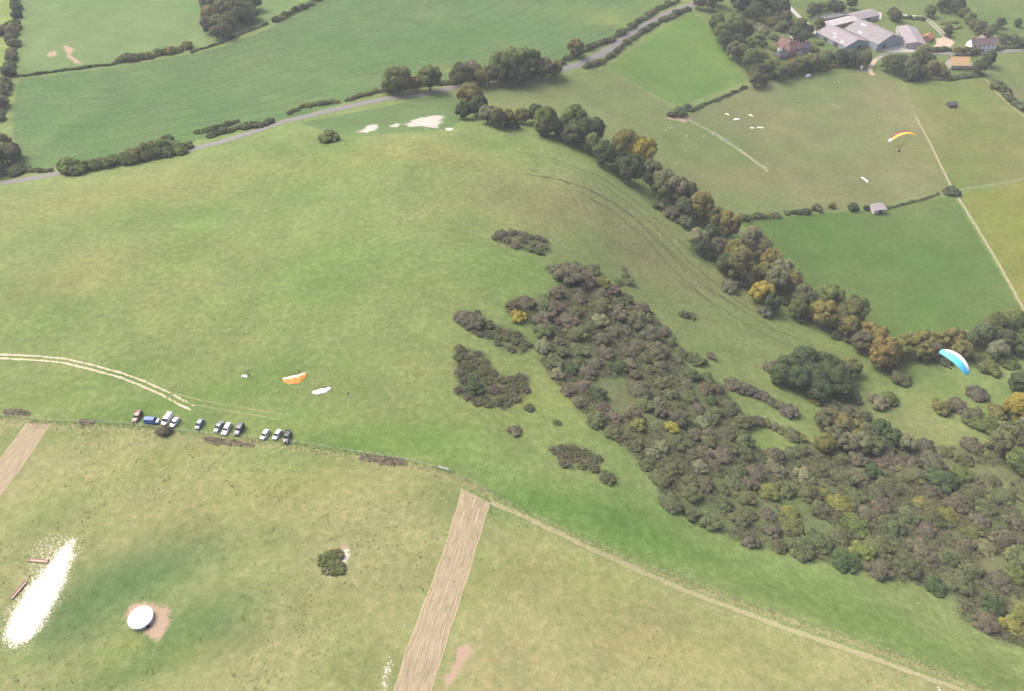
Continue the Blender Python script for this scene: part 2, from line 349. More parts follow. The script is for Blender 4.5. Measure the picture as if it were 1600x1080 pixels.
M_HILL = ground_mat('downland_turf', .6, .50)
M_MOWN = ground_mat('mown_turf', .5, .40, spots=.5)
M_FIELD = ground_mat('field_grass', .4, .32)
M_CROP = ground_mat('leafy_crop', .6, .48)
M_STUB = stubble_mat('stubble')

# ------------------------------------------------------------------ helpers for objects
def tag(o, label=None, cat=None, group=None, kind=None):
    for k, v in (('label', label), ('category', cat), ('group', group), ('kind', kind)):
        if v: o[k] = v
    return o
def empty(name, loc, rz=0.0):
    o = bpy.data.objects.new(name, None); COL.objects.link(o); o.location = loc; o.rotation_euler = (0, 0, rz); o.empty_display_size = .5; return o
def link(name, me, parent=None, mat=None):
    if mat is not None and not me.materials: me.materials.append(mat)
    o = bpy.data.objects.new(name, me); COL.objects.link(o); o.parent = parent; return o
def np_mesh(name, V, Fq, smooth=False):           # quads or triangles as arrays
    me = bpy.data.meshes.new(name); V = np.asarray(V, np.float32); Fq = np.asarray(Fq, np.int32); k = Fq.shape[1]
    me.vertices.add(len(V)); me.vertices.foreach_set('co', V.ravel())
    me.loops.add(Fq.size); me.loops.foreach_set('vertex_index', Fq.ravel())
    me.polygons.add(len(Fq)); me.polygons.foreach_set('loop_start', np.arange(0, Fq.size, k, dtype=np.int32))
    if smooth: me.polygons.foreach_set('use_smooth', np.ones(len(Fq), bool))
    me.update(calc_edges=True); return me
def attr(me, name, arr, typ='FLOAT_COLOR'):
    a = me.attributes.new(name, typ, 'POINT'); arr = np.asarray(arr, np.float32)
    if typ == 'FLOAT_COLOR':
        if arr.shape[1] == 3: arr = np.concatenate([arr, np.ones((len(arr), 1), np.float32)], 1)
        a.data.foreach_set('color', arr.ravel())
    else: a.data.foreach_set('value', arr.ravel())
class MB:                                         # collects boxes, tubes and polygons into one mesh
    def __init__(s): s.v = []; s.f = []
    def add(s, V, Fs): b = len(s.v); s.v += [tuple(p) for p in V]; s.f += [tuple(i + b for i in f) for f in Fs]; return s
    def box(s, c, d, rz=0.0):
        x, y, z = d[0] / 2, d[1] / 2, d[2] / 2; ca, sa = math.cos(rz), math.sin(rz)
        V = [(c[0] + i * x * ca - j * y * sa, c[1] + i * x * sa + j * y * ca, c[2] + k * z) for i, j, k in
             ((-1,-1,-1),(1,-1,-1),(1,1,-1),(-1,1,-1),(-1,-1,1),(1,-1,1),(1,1,1),(-1,1,1))]
        return s.add(V, [(0,3,2,1),(4,5,6,7),(0,1,5,4),(1,2,6,5),(2,3,7,6),(3,0,4,7)])
    def tube(s, pts, r, n=6, cap=True):
        pts = [Vector(p) for p in pts]; rs = r if isinstance(r, (list, tuple)) else [r] * len(pts); V = []; Fs = []
        for i, p in enumerate(pts):
            d = (pts[min(i + 1, len(pts) - 1)] - pts[max(i - 1, 0)]).normalized()
            u = d.orthogonal().normalized() if abs(d.z) > .99 else d.cross(Vector((0, 0, 1))).normalized(); w_ = d.cross(u)
            V += [p + (u * math.cos(2 * math.pi * k / n) + w_ * math.sin(2 * math.pi * k / n)) * rs[i] for k in range(n)]
        for i in range(len(pts) - 1):
            Fs += [(i * n + k, i * n + (k + 1) % n, (i + 1) * n + (k + 1) % n, (i + 1) * n + k) for k in range(n)]
        if cap: Fs += [tuple(range(n))[::-1], tuple((len(pts) - 1) * n + k for k in range(n))]
        return s.add(V, Fs)
    def prism(s, poly, z0, z1):
        m = len(poly); V = [(p[0], p[1], z0) for p in poly] + [(p[0], p[1], z1) for p in poly]
        return s.add(V, [tuple(range(m))[::-1], tuple(range(m, 2 * m))] + [(k, (k + 1) % m, m + (k + 1) % m, m + k) for k in range(m)])
    def mesh(s, name, mat, bevel=0.0, smooth=False):
        me = bpy.data.meshes.new(name); me.from_pydata(s.v, [], s.f)
        bm = bmesh.new(); bm.from_mesh(me)
        if bevel: bmesh.ops.bevel(bm, geom=bm.edges[:], offset=bevel, segments=2, affect='EDGES', clamp_overlap=True)
        bmesh.ops.recalc_face_normals(bm, faces=bm.faces); bm.to_mesh(me); bm.free()
        if smooth:
            for p in me.polygons: p.use_smooth = True
        me.materials.append(mat); return me
    def build(s, name, mat, parent=None, bevel=0.0, smooth=False): return link(name, s.mesh(name, mat, bevel, smooth), parent)
def copy_tree(o, parent=None):
    c = o.copy(); COL.objects.link(c); c.parent = parent
    for ch in o.children: copy_tree(ch, c)
    return c

# ------------------------------------------------------------------ the ground, one object for each field
halfw = 60 + 0.735 * (YY * CP + SP * (CAMZ - H))
keep = (np.abs(XX) < halfw) & (YY < 742)
fk = (keep[:-1, :-1] & keep[1:, 1:])
col, rid = ground(PXY)
feat = np.zeros((len(PXY), 4)); feat[:, 3] = -9.0
feat[:, 0] = -9.0; feat[:, 1] = -9.0
for q_, L in enumerate(W_CHALK): kk = 3 if 0 < q_ < 4 else 0; feat[:, kk] = np.maximum(feat[:, kk], sdf(PXY, L, 9.0) * (.6 if q_ == 0 else 1.0))
fr = sdf(PXY, W_FRINGE, 9.0); feat[:, 0] = np.maximum(feat[:, 0], np.where(fr > -3, np.clip(fr * .34 - 1.15, -9, -.32), -9))
for L in W_EARTH: feat[:, 1] = np.maximum(feat[:, 1], sdf(PXY, L, 9.0))
fd = -sdf(PXY, W_FENCE, 12.0, False); pd = -sdf(PXY, W_PATH, 12.0, False); td = -sdf(PXY, W_TRODDEN, 12.0, False)
vd = -sdf(PXY, W_VERGE, 12.0, False); feat[:, 2] = np.maximum(np.maximum(np.maximum(-.2 - .9 * fd, 1.0 - .75 * vd), 1.5 - 3.0 * pd), .2 - .9 * td)
Hm = H.copy(); XF = XX.ravel(); YF = YY.ravel(); HF = Hm.ravel()
idx = np.arange(NX * NY).reshape(NX, NY)
Q = np.stack([idx[:-1, :-1], idx[1:, :-1], idx[1:, 1:], idx[:-1, 1:]], -1)
rq = rid.reshape(NX, NY)[:-1, :-1]
GNAME = {0: 'hill_grassland'}; GNAME.update({k + 1: nm for k, nm in enumerate(REG)})
for k, nm in GNAME.items():
    f = Q[fk & (rq == k)]
    if not len(f): continue
    u, inv = np.unique(f, return_inverse=True)
    me = np_mesh(nm, np.stack([XF[u], YF[u], HF[u]], 1), inv.reshape(-1, 4), True)
    attr(me, 'col', col[u])
    if 'stubble' in nm: attr(me, 'row', np.maximum(sdf(PXY[u], WREG[nm], 6), 0), 'FLOAT')
    else: attr(me, 'feat', feat[u])
    mat = M_HILL if k == 0 else M_STUB if 'stubble' in nm else M_MOWN if nm == 'mown_field' else M_CROP if nm == 'crop_field' else M_FIELD
    tag(link(nm.split('.')[0], me, None, mat), kind='structure')
# the land beyond the frame, out to the horizon
ring = [0, 8, 25, 60, 120, 220, 400, 800, 1600, 3200, 6000]
ke = np.argwhere(fk); bx0, bx1 = gx[0], gx[-1]
ox = np.concatenate([-np.array(ring[1:])[::-1] + GX0, np.arange(GX0, GX1 + 1, 26), np.array(ring[1:]) + GX1])
oy = np.concatenate([-np.array(ring[1:])[::-1] + GY0, np.arange(GY0, GY1 + 1, 23), np.array(ring[1:]) + GY1])
OX, OY = np.meshgrid(ox, oy, indexing='ij'); OP = np.stack([OX.ravel(), OY.ravel()], 1); OZ = tps(OP) - 2.5
oi = np.arange(OX.size).reshape(OX.shape); oq = np.stack([oi[:-1, :-1], oi[1:, :-1], oi[1:, 1:], oi[:-1, 1:]], -1)
kx = np.clip(((OX[:-1, :-1] + 13 - GX0) / GS).astype(int), 0, NX - 2); ky = np.clip(((OY[:-1, :-1] + 11 - GY0) / GS).astype(int), 0, NY - 2)
inn = (OX[:-1, :-1] >= GX0) & (OX[1:, 1:] <= GX1) & (OY[:-1, :-1] >= GY0) & (OY[1:, 1:] <= GY1)
hw2 = 60 + .735 * (OY * CP + SP * (CAMZ - OZ.reshape(OX.shape)))
cover = inn & (np.abs(OX[:-1, :-1]) < hw2[:-1, :-1] - 4) & (np.abs(OX[1:, 1:]) < hw2[1:, 1:] - 4) & (np.abs(OX[1:, :-1]) < hw2[1:, :-1] - 4) & (np.abs(OX[:-1, 1:]) < hw2[:-1, 1:] - 4) & (OY[1:, 1:] < 738)
me = np_mesh('countryside', np.stack([OP[:, 0], OP[:, 1], OZ], 1), oq[~cover], True)
attr(me, 'col', np.tile(np.array((.105, .15, .055)), (len(OP), 1))); attr(me, 'feat', np.full((len(OP), 4), -9.0))
tag(link('countryside', me, None, M_FIELD), kind='structure')

# ------------------------------------------------------------------ strips, roads and tracks laid over the ground
def resample(P, step):
    P = np.asarray(P, float); out = []
    for i in range(len(P) - 1):
        p0, p1, p2, p3 = P[max(i - 1, 0)], P[i], P[i + 1], P[min(i + 2, len(P) - 1)]
        m = max(1, int(np.linalg.norm(p2 - p1) / step))
        for k in range(m):
            f = k / m; out.append(.5 * (2 * p1 + (p2 - p0) * f + (2 * p0 - 5 * p1 + 4 * p2 - p3) * f * f + (3 * p1 - p0 - 3 * p2 + p3) * f ** 3))
    return np.array(out + [P[-1]])
def side(P):
    T = np.gradient(P, axis=0); T /= np.linalg.norm(T, axis=1)[:, None] + 1e-9
    return np.stack([-T[:, 1], T[:, 0]], 1)
def ribbon_mesh(name, P, width, off=.05, na=5, shift=0.0, jitter=0.0, step=1.5, crown=0.0):
    P = resample(P, step); N = side(P); wv = np.asarray(width if np.ndim(width) else np.full(len(P), width), float)
    if len(wv) != len(P): wv = np.interp(np.linspace(0, 1, len(P)), np.linspace(0, 1, len(wv)), wv)
    j = (rng.random(len(P)) - .5) * jitter; j2 = (rng.random(len(P)) - .5) * jitter; V = []; U = []
    for a in range(na):
        s = a / (na - 1) - .5; q = P + N * (shift + s * wv + np.where(s < 0, j, j2) * abs(s) * 2)[:, None]
        V.append(np.concatenate([q, (hgt(q) + off + crown * (1 - 4 * s * s))[:, None]], 1)); U.append(np.full(len(P), (.5 - abs(s)) ) * wv)
    m = len(P); V = np.concatenate(V); U = np.concatenate(U)
    ii = np.arange(m - 1)[None] + np.arange(na - 1)[:, None] * m; ii = ii.ravel()
    me = np_mesh(name, V, np.stack([ii, ii + 1, ii + m + 1, ii + m], 1), True)
    attr(me, 'edge', U, 'FLOAT'); attr(me, 'col', ground(V[:, :2])[0]); return me
def track_mat(name, c0, c1, rag=1.2, thr=.35, rough=.9):
    """worn surface: its own colour in the middle, broken into the turf at the edges"""
    m, nt, b = new_mat(name); t = NT(nt); pos = t.n('ShaderNodeNewGeometry').outputs['Position']
    col = t.n('ShaderNodeAttribute', attribute_name='col').outputs['Color']; ed = t.n('ShaderNodeAttribute', attribute_name='edge').outputs['Fac']
    nf = t.noise(pos, 1.7, 4, .7); nm = t.noise(pos, .3, 3)
    f = t.ramp(t.math('MULTIPLY_ADD', t.math('SUBTRACT', t.math('ADD', nf, t.math('MULTIPLY', nm, .7)), .85), rag, ed), thr - .12, thr + .12)
    c = t.mix(f, col, t.mix(t.ramp(nf, .35, .65), c0, c1)); nt.links.new(c, b.inputs['Base Color']); b.inputs['Roughness'].default_value = rough; b.inputs['Specular IOR Level'].default_value = .15
    return m
M_ROAD = track_mat('worn_asphalt', (.145, .138, .132), (.195, .187, .18), .6, .12, .8)
M_CHALKT = track_mat('chalk_track', (.33, .30, .19), (.52, .47, .34), 1.3, .34)
M_FAINT = track_mat('faint_track', (.17, .19, .08), (.25, .25, .11), 1.6, .42)
M_GRAVEL = track_mat('gravel', (.36, .29, .21), (.46, .37, .27), .8, .2)
M_CONC = track_mat('concrete_lane', (.34, .32, .29), (.44, .42, .38), .5, .1)
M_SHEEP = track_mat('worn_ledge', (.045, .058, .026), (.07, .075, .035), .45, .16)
M_PALE = track_mat('dry_fence_line', (.22, .22, .11), (.32, .29, .165), 1.4, .40)
def strip(name, L, Rr):
    L = resample(hit(densify(L, 20))[:, :2], 3); Rr = resample(hit(densify(Rr, 20))[:, :2], 3); m = 160
    f = np.linspace(0, 1, m); g = np.linspace(0, 1, len(L)); g2 = np.linspace(0, 1, len(Rr)); na = 15
    A_ = np.stack([np.interp(f, g, L[:, k]) for k in (0, 1)], 1); B_ = np.stack([np.interp(f, g2, Rr[:, k]) for k in (0, 1)], 1); V = []; U = []
    wd = np.linalg.norm(B_ - A_, axis=1); wob = (vnoise(A_, 5, 4) - .5) * .5
    for a in range(na):
        s = a / (na - 1); q = A_ * (1 - s) + B_ * s + ((B_ - A_) / wd[:, None]) * (wob * (1 if s < .5 else -1))[:, None] * abs(s - .5) * 2
        V.append(np.concatenate([q, (hgt(q) + .05)[:, None]], 1)); U.append(wd * min(s, 1 - s))
    ii = (np.arange(m - 1)[None] + np.arange(na - 1)[:, None] * m).ravel()
    me = np_mesh(name, np.concatenate(V), np.stack([ii, ii + 1, ii + m + 1, ii + m], 1), True)
    attr(me, 'row', np.concatenate(U), 'FLOAT'); attr(me, 'col', ground(np.concatenate(V)[:, :2])[0]); tag(link(name, me, None, M_STUB), kind='structure')
strip('stubble_strip', [(722,764),(690,870),(640,1000),(598,1130),(555,1270)], [(766,786),(730,905),(690,1030),(658,1130),(622,1270)])
strip('stubble_strip', [(42,661),(0,718),(-90,835)], [(79,663),(30,735),(-90,900)])
def road(name, px, width, mat, **kw):
    o = link(name, ribbon_mesh(name, wline(px, 16), width, **kw), None, mat); tag(o, kind='structure'); return o
ROAD_PX = [(-60,298),(0,287),(60,277),(130,264),(200,252),(300,233),(345,222),(400,205),(440,191),(500,177),(560,163),(600,155),(660,147),(700,139),(760,128),(830,115),(880,108),(905,101),(940,84),(965,68),(1000,44),(1040,22),(1085,6),(1130,-14)]
road('lane', ROAD_PX, 6.2, M_ROAD, crown=.06, off=.07)
road('farm_lane', [(1215,-20),(1228,4),(1246,24),(1258,34),(1270,48),(1288,58)], 4.2, M_CONC)
road('back_lane', [(1640,79),(1590,79),(1556,82),(1520,84),(1480,84),(1440,80),(1400,80),(1368,92)], 5.0, M_ROAD)
road('farm_drive', [(1436,26),(1446,28),(1452,33),(1464,44),(1478,58)], 1.3, M_CONC, shift=1.5)
road('farm_drive', [(1436,26),(1446,28),(1452,33),(1464,44),(1478,58)], 1.3, M_CONC, shift=-1.5)
road('farm_drive', [(1395,26),(1415,24),(1436,26)], 3.4, M_CONC)
road('gate_track', [(1378,88),(1368,94),(1361,104),(1360,112),(1365,118)], 3.6, M_GRAVEL)
road('garden_lane', [(1228,50),(1258,78),(1272,90)], 2.6, M_CONC)
TRK = [(-200,560),(-60,557),(0,557),(60,560),(100,564),(140,573),(190,587),(225,600),(262,617),(285,630),(302,638)]
road('chalk_track', TRK, 1.35, M_CHALKT, shift=.95, jitter=.35); road('chalk_track', TRK, 1.35, M_CHALKT, shift=-.95, jitter=.35)
T2 = [(262,617),(300,627),(340,635),(400,645),(440,652)]
road('faint_track', T2, 1.2, M_FAINT, shift=1.1, jitter=.3); road('faint_track', T2, 1.2, M_FAINT, shift=-1.1, jitter=.3)
road('dry_path', PATH_PX, 2.4, M_PALE, jitter=.6)
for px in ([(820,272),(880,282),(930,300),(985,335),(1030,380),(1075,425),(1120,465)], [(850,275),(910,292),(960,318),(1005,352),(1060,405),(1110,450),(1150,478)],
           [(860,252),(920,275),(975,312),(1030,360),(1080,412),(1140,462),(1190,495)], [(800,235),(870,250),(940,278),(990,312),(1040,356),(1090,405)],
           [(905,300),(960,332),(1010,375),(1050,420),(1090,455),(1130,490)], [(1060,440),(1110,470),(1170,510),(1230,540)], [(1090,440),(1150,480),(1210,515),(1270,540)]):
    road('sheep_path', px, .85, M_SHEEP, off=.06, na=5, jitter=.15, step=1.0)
for px, wd in (([(1072,186),(1110,206),(1150,232),(1200,268)], 1.9), ([(1430,182),(1452,222),(1488,296)], 1.9), ([(1494,305),(1520,346),(1560,412),(1602,488),(1640,545)], 2.0),
               ([(1500,297),(1560,287),(1640,272)], 1.3), ([(950,106),(1000,136),(1044,162)], .9), ([(1540,124),(1556,144),(1580,166),(1640,214)], 1.7)):
    road('fence_line_path', px, wd, M_PALE, jitter=.5)
yard = hit(densify([(1455,76),(1463,67),(1460,61),(1478,57),(1493,66),(1484,76)], 3, True))
def patch(name, px, mat, off=.08):
    P = hit(densify(px, 3, True)); c = P.mean(0); V = [c]; 
    for s in (.35, .7, 1.0): V += list(c + (P - c) * s)
    V = np.array(V); V[:, 2] = hgt(V[:, :2]) + off; m = len(P); Fs = [(0, 1 + k, 1 + (k + 1) % m) for k in range(m)]
    for r_ in (0, 1):
        b = 1 + r_ * m
        for k in range(m): Fs += [(b + k, b + m + k, b + m + (k + 1) % m), (b + k, b + m + (k + 1) % m, b + (k + 1) % m)]
    me = np_mesh(name, V, np.array(Fs), True); attr(me, 'edge', np.concatenate([[3.0], np.full(m, 2.), np.full(m, 1.0), np.zeros(m)]), 'FLOAT'); attr(me, 'col', ground(V[:, :2])[0])
    tag(link(name, me, None, mat), kind='structure')
patch('gravel_yard', [(1455,76),(1463,67),(1460,61),(1478,57),(1493,66),(1484,76)], M_GRAVEL)
patch('farm_yard', [(1360,72),(1412,68),(1436,74),(1432,82),(1400,82),(1372,80)], M_CONC)
patch('farm_yard', [(1362,18),(1378,20),(1377,32),(1364,32)], M_CONC)

# ------------------------------------------------------------------ foliage
def leaf_mat(name):
    m, nt, b = new_mat(name); t = NT(nt)
    oi = t.n('ShaderNodeObjectInfo'); lv = t.n('ShaderNodeAttribute', attribute_name='lv').outputs['Fac']
    pos = t.n('ShaderNodeTexCoord').outputs['Object']; nz = t.noise(pos, 2.3, 2)
    k = t.math('MULTIPLY_ADD', lv, .75, .62); k = t.math('MULTIPLY', k, t.math('MULTIPLY_ADD', nz, .7, .65))
    v = t.n('ShaderNodeVectorMath', operation='SCALE'); nt.links.new(oi.outputs['Color'], v.inputs[0]); nt.links.new(k, v.inputs['Scale'])
    warm = t.mix(1.0, v.outputs[0], (1.15, 1.0, .85), 'MULTIPLY'); c = t.mix(t.ramp(nz, .5, .75), v.outputs[0], warm)
    nt.links.new(c, b.inputs['Base Color']); b.inputs['Roughness'].default_value = .75; b.inputs['Specular IOR Level'].default_value = .2
    tr = t.n('ShaderNodeBsdfTranslucent'); nt.links.new(c, tr.inputs[0]); ms = t.n('ShaderNodeMixShader', ins={0: .35, 1: b.outputs[0], 2: tr.outputs[0]}); nt.links.new(ms.outputs[0], nt.nodes['Material Output'].inputs[0])
    return m
M_LEAF = leaf_mat('leaves'); M_BARK = flat('bark', (.09, .075, .055), .9, .25, 4, bump=.4)
def quads_from(Pt, Nn, size, r):
    m = len(Pt); a = r.normal(size=(m, 3)); a -= (a * Nn).sum(1)[:, None] * Nn; a /= np.linalg.norm(a, axis=1)[:, None] + 1e-9; b = np.cross(Nn, a)
    a = a * size[:, None] * .5; b = b * size[:, None] * (.3 + .25 * r.random(m))[:, None]
    bend = Nn * (size * .12)[:, None]
    V = np.stack([Pt - a - bend, Pt - b, Pt + a - bend, Pt + b], 1).reshape(-1, 3)
    return V, np.arange(4 * m).reshape(m, 4)
ICO = bmesh.new(); bmesh.ops.create_icosphere(ICO, subdivisions=1, radius=1.0)
ICV = np.array([v.co[:] for v in ICO.verts]); ICF = np.array([[v.index for v in f.verts] for f in ICO.faces]); ICO.free()
def crown_mesh(name, lobes, nleaf, size, seed, up=.3, core=.88):
    """leaf sprays spread over many boughs, unit crown; dark boughs inside keep it from being see-through"""
    r = np.random.default_rng(seed); C = np.array([l[:3] for l in lobes]); Rr = np.array([l[3] for l in lobes])
    pr = Rr ** 2 / (Rr ** 2).sum(); li = r.choice(len(lobes), nleaf * 2, p=pr); d = r.normal(size=(nleaf * 2, 3)); d[:, 2] += up; d /= np.linalg.norm(d, axis=1)[:, None]
    rad = Rr[li] * (.80 + .34 * r.random(nleaf * 2) ** 1.5); P = C[li] + d * rad[:, None]
    ins = np.zeros(len(P), bool)
    for c, q in zip(C, Rr): ins |= ((P - c) ** 2).sum(1) < (q * .78) ** 2
    P, d, li = P[~ins][:nleaf], d[~ins][:nleaf], li[~ins][:nleaf]; P[:, 2] = np.maximum(P[:, 2], .01)
    Nn = d * .8 + r.normal(size=P.shape) * .35; Nn[:, 2] += .25; Nn /= np.linalg.norm(Nn, axis=1)[:, None]
    V, Fq = quads_from(P, Nn, size * (.65 + .7 * r.random(len(P))), r)
    lob = r.random(len(lobes)) * .5; lv = np.repeat(lob[li] + .5 * r.random(len(P)), 4)
    cv, cf, cl = [], [], []
    for k, (c, q) in enumerate(zip(C, Rr)):
        vv = c + ICV * q * core * (.88 + .24 * r.random((len(ICV), 1))); vv[:, 2] = np.maximum(vv[:, 2], .0); cf.append(ICF + sum(len(x) for x in cv)); cv.append(vv); cl.append(np.full(len(ICV), lob[k] * .6 + .1))
    T = np.concatenate([Fq[:, [0, 1, 2]], Fq[:, [0, 2, 3]], np.concatenate(cf) + len(V)])
    me = np_mesh(name, np.concatenate([V, np.concatenate(cv)]), T); attr(me, 'lv', np.concatenate([lv, np.concatenate(cl)]), 'FLOAT'); me.materials.append(M_LEAF)
    nn = d * .6 + r.normal(size=d.shape) * .22 + [0, 0, .5]; nn /= np.linalg.norm(nn, axis=1)[:, None]; cn = np.concatenate([(vv - c) / (np.linalg.norm(vv - c, axis=1)[:, None] + 1e-6) for vv, c in zip(cv, C)]); cn[:, 2] += .4; cn /= np.linalg.norm(cn, axis=1)[:, None]
    me.normals_split_custom_set_from_vertices(np.concatenate([np.repeat(nn, 4, 0), cn]).tolist()); return me      # leaves shade with the bough they sit on
def tree_lobes(r, n, z0=.38, flat_=1.0):          # unit: crown width 1, height about 1
    L = [(0, 0, z0 + .16, .24)]
    for k in range(n):
        a = r.random() * 2 * math.pi; e = math.asin(min(1, r.random() * 1.35 - .36)); q = .30 + .06 * r.random()
        L.append((math.cos(a) * math.cos(e) * q, math.sin(a) * math.cos(e) * q, z0 + .15 + math.sin(e) * .30 * flat_ + .06 * r.random(), .10 + .075 * r.random()))
    return L
def bush_lobes(r, n, hh=.5):
    L = [(0, 0, hh * .35, .30)]
    for k in range(n):
        a = r.random() * 2 * math.pi; q = .40 * math.sqrt(r.random()); z = hh * (.92 - 1.7 * q * q) * (.65 + .35 * r.random())
        L.append((math.cos(a) * q, math.sin(a) * q, max(z - .10, .06), .09 + .08 * r.random()))
    return L
r0 = random.Random(5)
TREE = [crown_mesh('crown', tree_lobes(r0, 34 + 3 * k, .27 + .03 * (k % 3), 1.1 + .2 * (k % 2)), 3800, .058, 100 + k) for k in range(6)]
BUSH = [crown_mesh('crown', bush_lobes(r0, 20 + 3 * k, .48 + .07 * (k % 3)), 2600, .070, 200 + k) for k in range(6)]
GORSE = [crown_mesh('crown', [(math.cos(i * 2.4) * .42 * math.sqrt(i / 34), math.sin(i * 2.4) * .42 * math.sqrt(i / 34), .10 + .10 * r0.random(), .06 + .045 * r0.random()) for i in range(34)], 2600, .062, 300 + k) for k in range(4)]
def trunk_mesh(seed):
    r = random.Random(seed); mb = MB(); mb.tube([(0, 0, -.06), (.005, .0, .12), (.01, .01, .3), (0, 0, .5)], [.045, .034, .026, .014], 7)
    for k in range(5):
        a = k * 1.26 + r.random(); z = .2 + .05 * k
        mb.tube([(0, 0, z), (math.cos(a) * .1, math.sin(a) * .1, z + .1), (math.cos(a) * .24, math.sin(a) * .24, z + .2)], [.018, .013, .006], 5)
    return mb.mesh('trunk', M_BARK)
TRUNK = [trunk_mesh(k) for k in range(3)]
PAL = {   # leaf colours and the words for them
 'g': ((.118, .150, .050), 'mid green'), 'd': ((.066, .098, .040), 'dark green'), 'l': ((.140, .180, .056), 'light green'), 'y': ((.25, .235, .045), 'yellow'),
 'o': ((.190, .164, .058), 'orange brown'), 'b': ((.165, .164, .058), 'olive brown'), 'p': ((.170, .182, .098), 'pale grey green'), 'r': ((.126, .124, .078), 'grey brown'),
 'u': ((.138, .121, .084), 'reddish brown'), 'v': ((.112, .130, .060), 'dull olive'), 'k': ((.175, .182, .055), 'yellowish green')}
PAL = {k: (tuple(x * 1.30 for x in c), n_) for k, (c, n_) in PAL.items()}
def vary(c, s=.11):
    q = 1 + (random.random() - .5) * 2 * s; return tuple(max(.01, x * q * (1 + (random.random() - .5) * s)) for x in c) + (1.0,)
def plant_at(cx, cy, wpx, ratio):                 # crown centre and width in the photo -> foot on the ground and width in metres
    P = hit1(cx, cy)
    for _ in range(3):
        k = kpx(P); el = math.atan2(CAMZ - P[2], math.hypot(P[0], P[1])); wm = wpx / k
        P = hit1(cx, cy + .5 * ratio * wm * k * math.cos(el))
    return P, wm
def put_tree(P, wm, ratio, key, label, cat, group, name='broadleaf_tree'):
    o = empty(name, (P[0], P[1], P[2] - .05), random.random() * 6.28); o.scale = (wm, wm, wm * ratio)
    link('trunk', random.choice(TRUNK), o); c = link('crown', random.choice(TREE), o); c.color = vary(PAL[key][0]); tag(o, label, cat, group); return o
def put_bush(P, wm, ratio, key, label, group, name='bush', meshes=None, cat='bush'):
    o = link(name, random.choice(meshes or BUSH)); o.location = (P[0], P[1], P[2] - .05); o.rotation_euler = (0, 0, random.random() * 6.28); o.scale = (wm * (.9 + .2 * random.random()), wm * (.9 + .2 * random.random()), wm * ratio)
    o.color = vary(PAL[key][0]); tag(o, label, cat, group); return o
BELT = False
def sz(wm, lo, hi): return 'small ' if wm < lo else 'large ' if wm > hi else ''
def zone(where, x):
    if not BELT: return where
    z_ = 'near the chalk pit' if x < 800 else 'below the upper pasture' if x < 1000 else 'by the dark meadow corner' if x < 1170 else 'along the dark meadow' if x < 1400 else 'at the valley mouth'
    return f'in the belt {z_}' if where else z_
def trees(lst, where, group, ratio=1.0, name='broadleaf_tree', scale=1.32):
    for t in lst:
        x, y, wpx, key = t[:4]; P, wm = plant_at(x, y, wpx * scale, ratio); put_tree(P, wm, ratio * (.9 + .2 * random.random()), key, f'{sz(wm, 7.5, 11.5)}{PAL[key][1]} broadleaf tree {zone(where, x)}', 'tree', f'{sz(wm, 7.5, 11.5)}{PAL[key][1]} {group} {zone("", x)}'.strip(), name)
def bushes(lst, where, group, ratio=.75, meshes=None, name='bush', scale=1.25, word='bush'):
    for t in lst:
        x, y, wpx, key = t[:4]; P, wm = plant_at(x, y, wpx * scale, ratio * .5); put_bush(P, wm, ratio * (.85 + .3 * random.random()), key, f'{sz(wm, 4.5, 7.5)}{PAL[key][1]} {word} {where}', f'{sz(wm, 4.5, 7.5)}{PAL[key][1]} {group}', name, meshes)

# the belt of trees along the foot of the slope
BELT = True
trees([(735,150,34,'b'),(748,166,26,'d'),(724,172,22,'d'),(762,178,24,'p'),(778,184,24,'v'),(795,184,22,'b'),(815,180,20,'k'),(836,178,22,'d'),(852,192,32,'g'),(872,196,24,'v'),(896,190,36,'g'),(908,206,32,'d'),(928,204,28,'d'),
  (892,212,24,'v'),(942,238,32,'d'),(925,226,24,'g'),(976,222,36,'k'),(1001,236,38,'y'),(983,262,36,'d'),(1016,266,28,'v'),(1034,282,28,'p'),(1052,292,34,'p'),(1030,300,24,'g'),(1073,300,26,'p'),
  (1090,322,36,'b'),(1066,322,24,'v'),(1112,342,28,'b'),(1134,352,30,'o'),(1086,374,28,'p'),(1108,368,24,'d'),(1120,386,26,'r'),(1142,392,32,'k'),(1150,414,36,'b'),(1132,410,26,'d'),(1168,378,32,'p'),(1186,388,30,'p'),(1200,404,28,'o'),
  (1192,424,30,'b'),(1218,422,28,'p'),(1208,438,32,'p'),(1186,456,30,'y'),(1232,440,28,'b'),(1202,474,22,'d'),(1250,464,34,'v'),(1266,480,26,'k'),(1290,462,34,'g'),(1243,482,24,'g'),(1282,490,32,'o'),(1326,486,36,'g'),(1306,500,24,'v'),(1322,512,26,'b'),
  (1350,516,30,'o'),(1366,526,26,'o'),(1342,532,26,'r'),(1374,550,38,'o'),(1398,548,24,'g'),(1412,536,30,'k'),(1438,528,28,'k'),(1436,548,24,'b'),(1460,530,26,'b'),(1482,526,26,'b'),(1456,546,22,'r'),
  (1496,546,24,'b'),(1506,530,24,'v'),(1528,522,28,'v'),(1548,508,34,'g'),(1570,500,32,'g'),(1592,512,36,'d'),(1560,530,28,'v'),(1586,535,28,'g'),(1552,546,24,'p'),(1620,520,36,'g')],
  'in the tree belt along the foot of the slope', 'trees in the belt at the slope foot', 1.05)
BELT = False
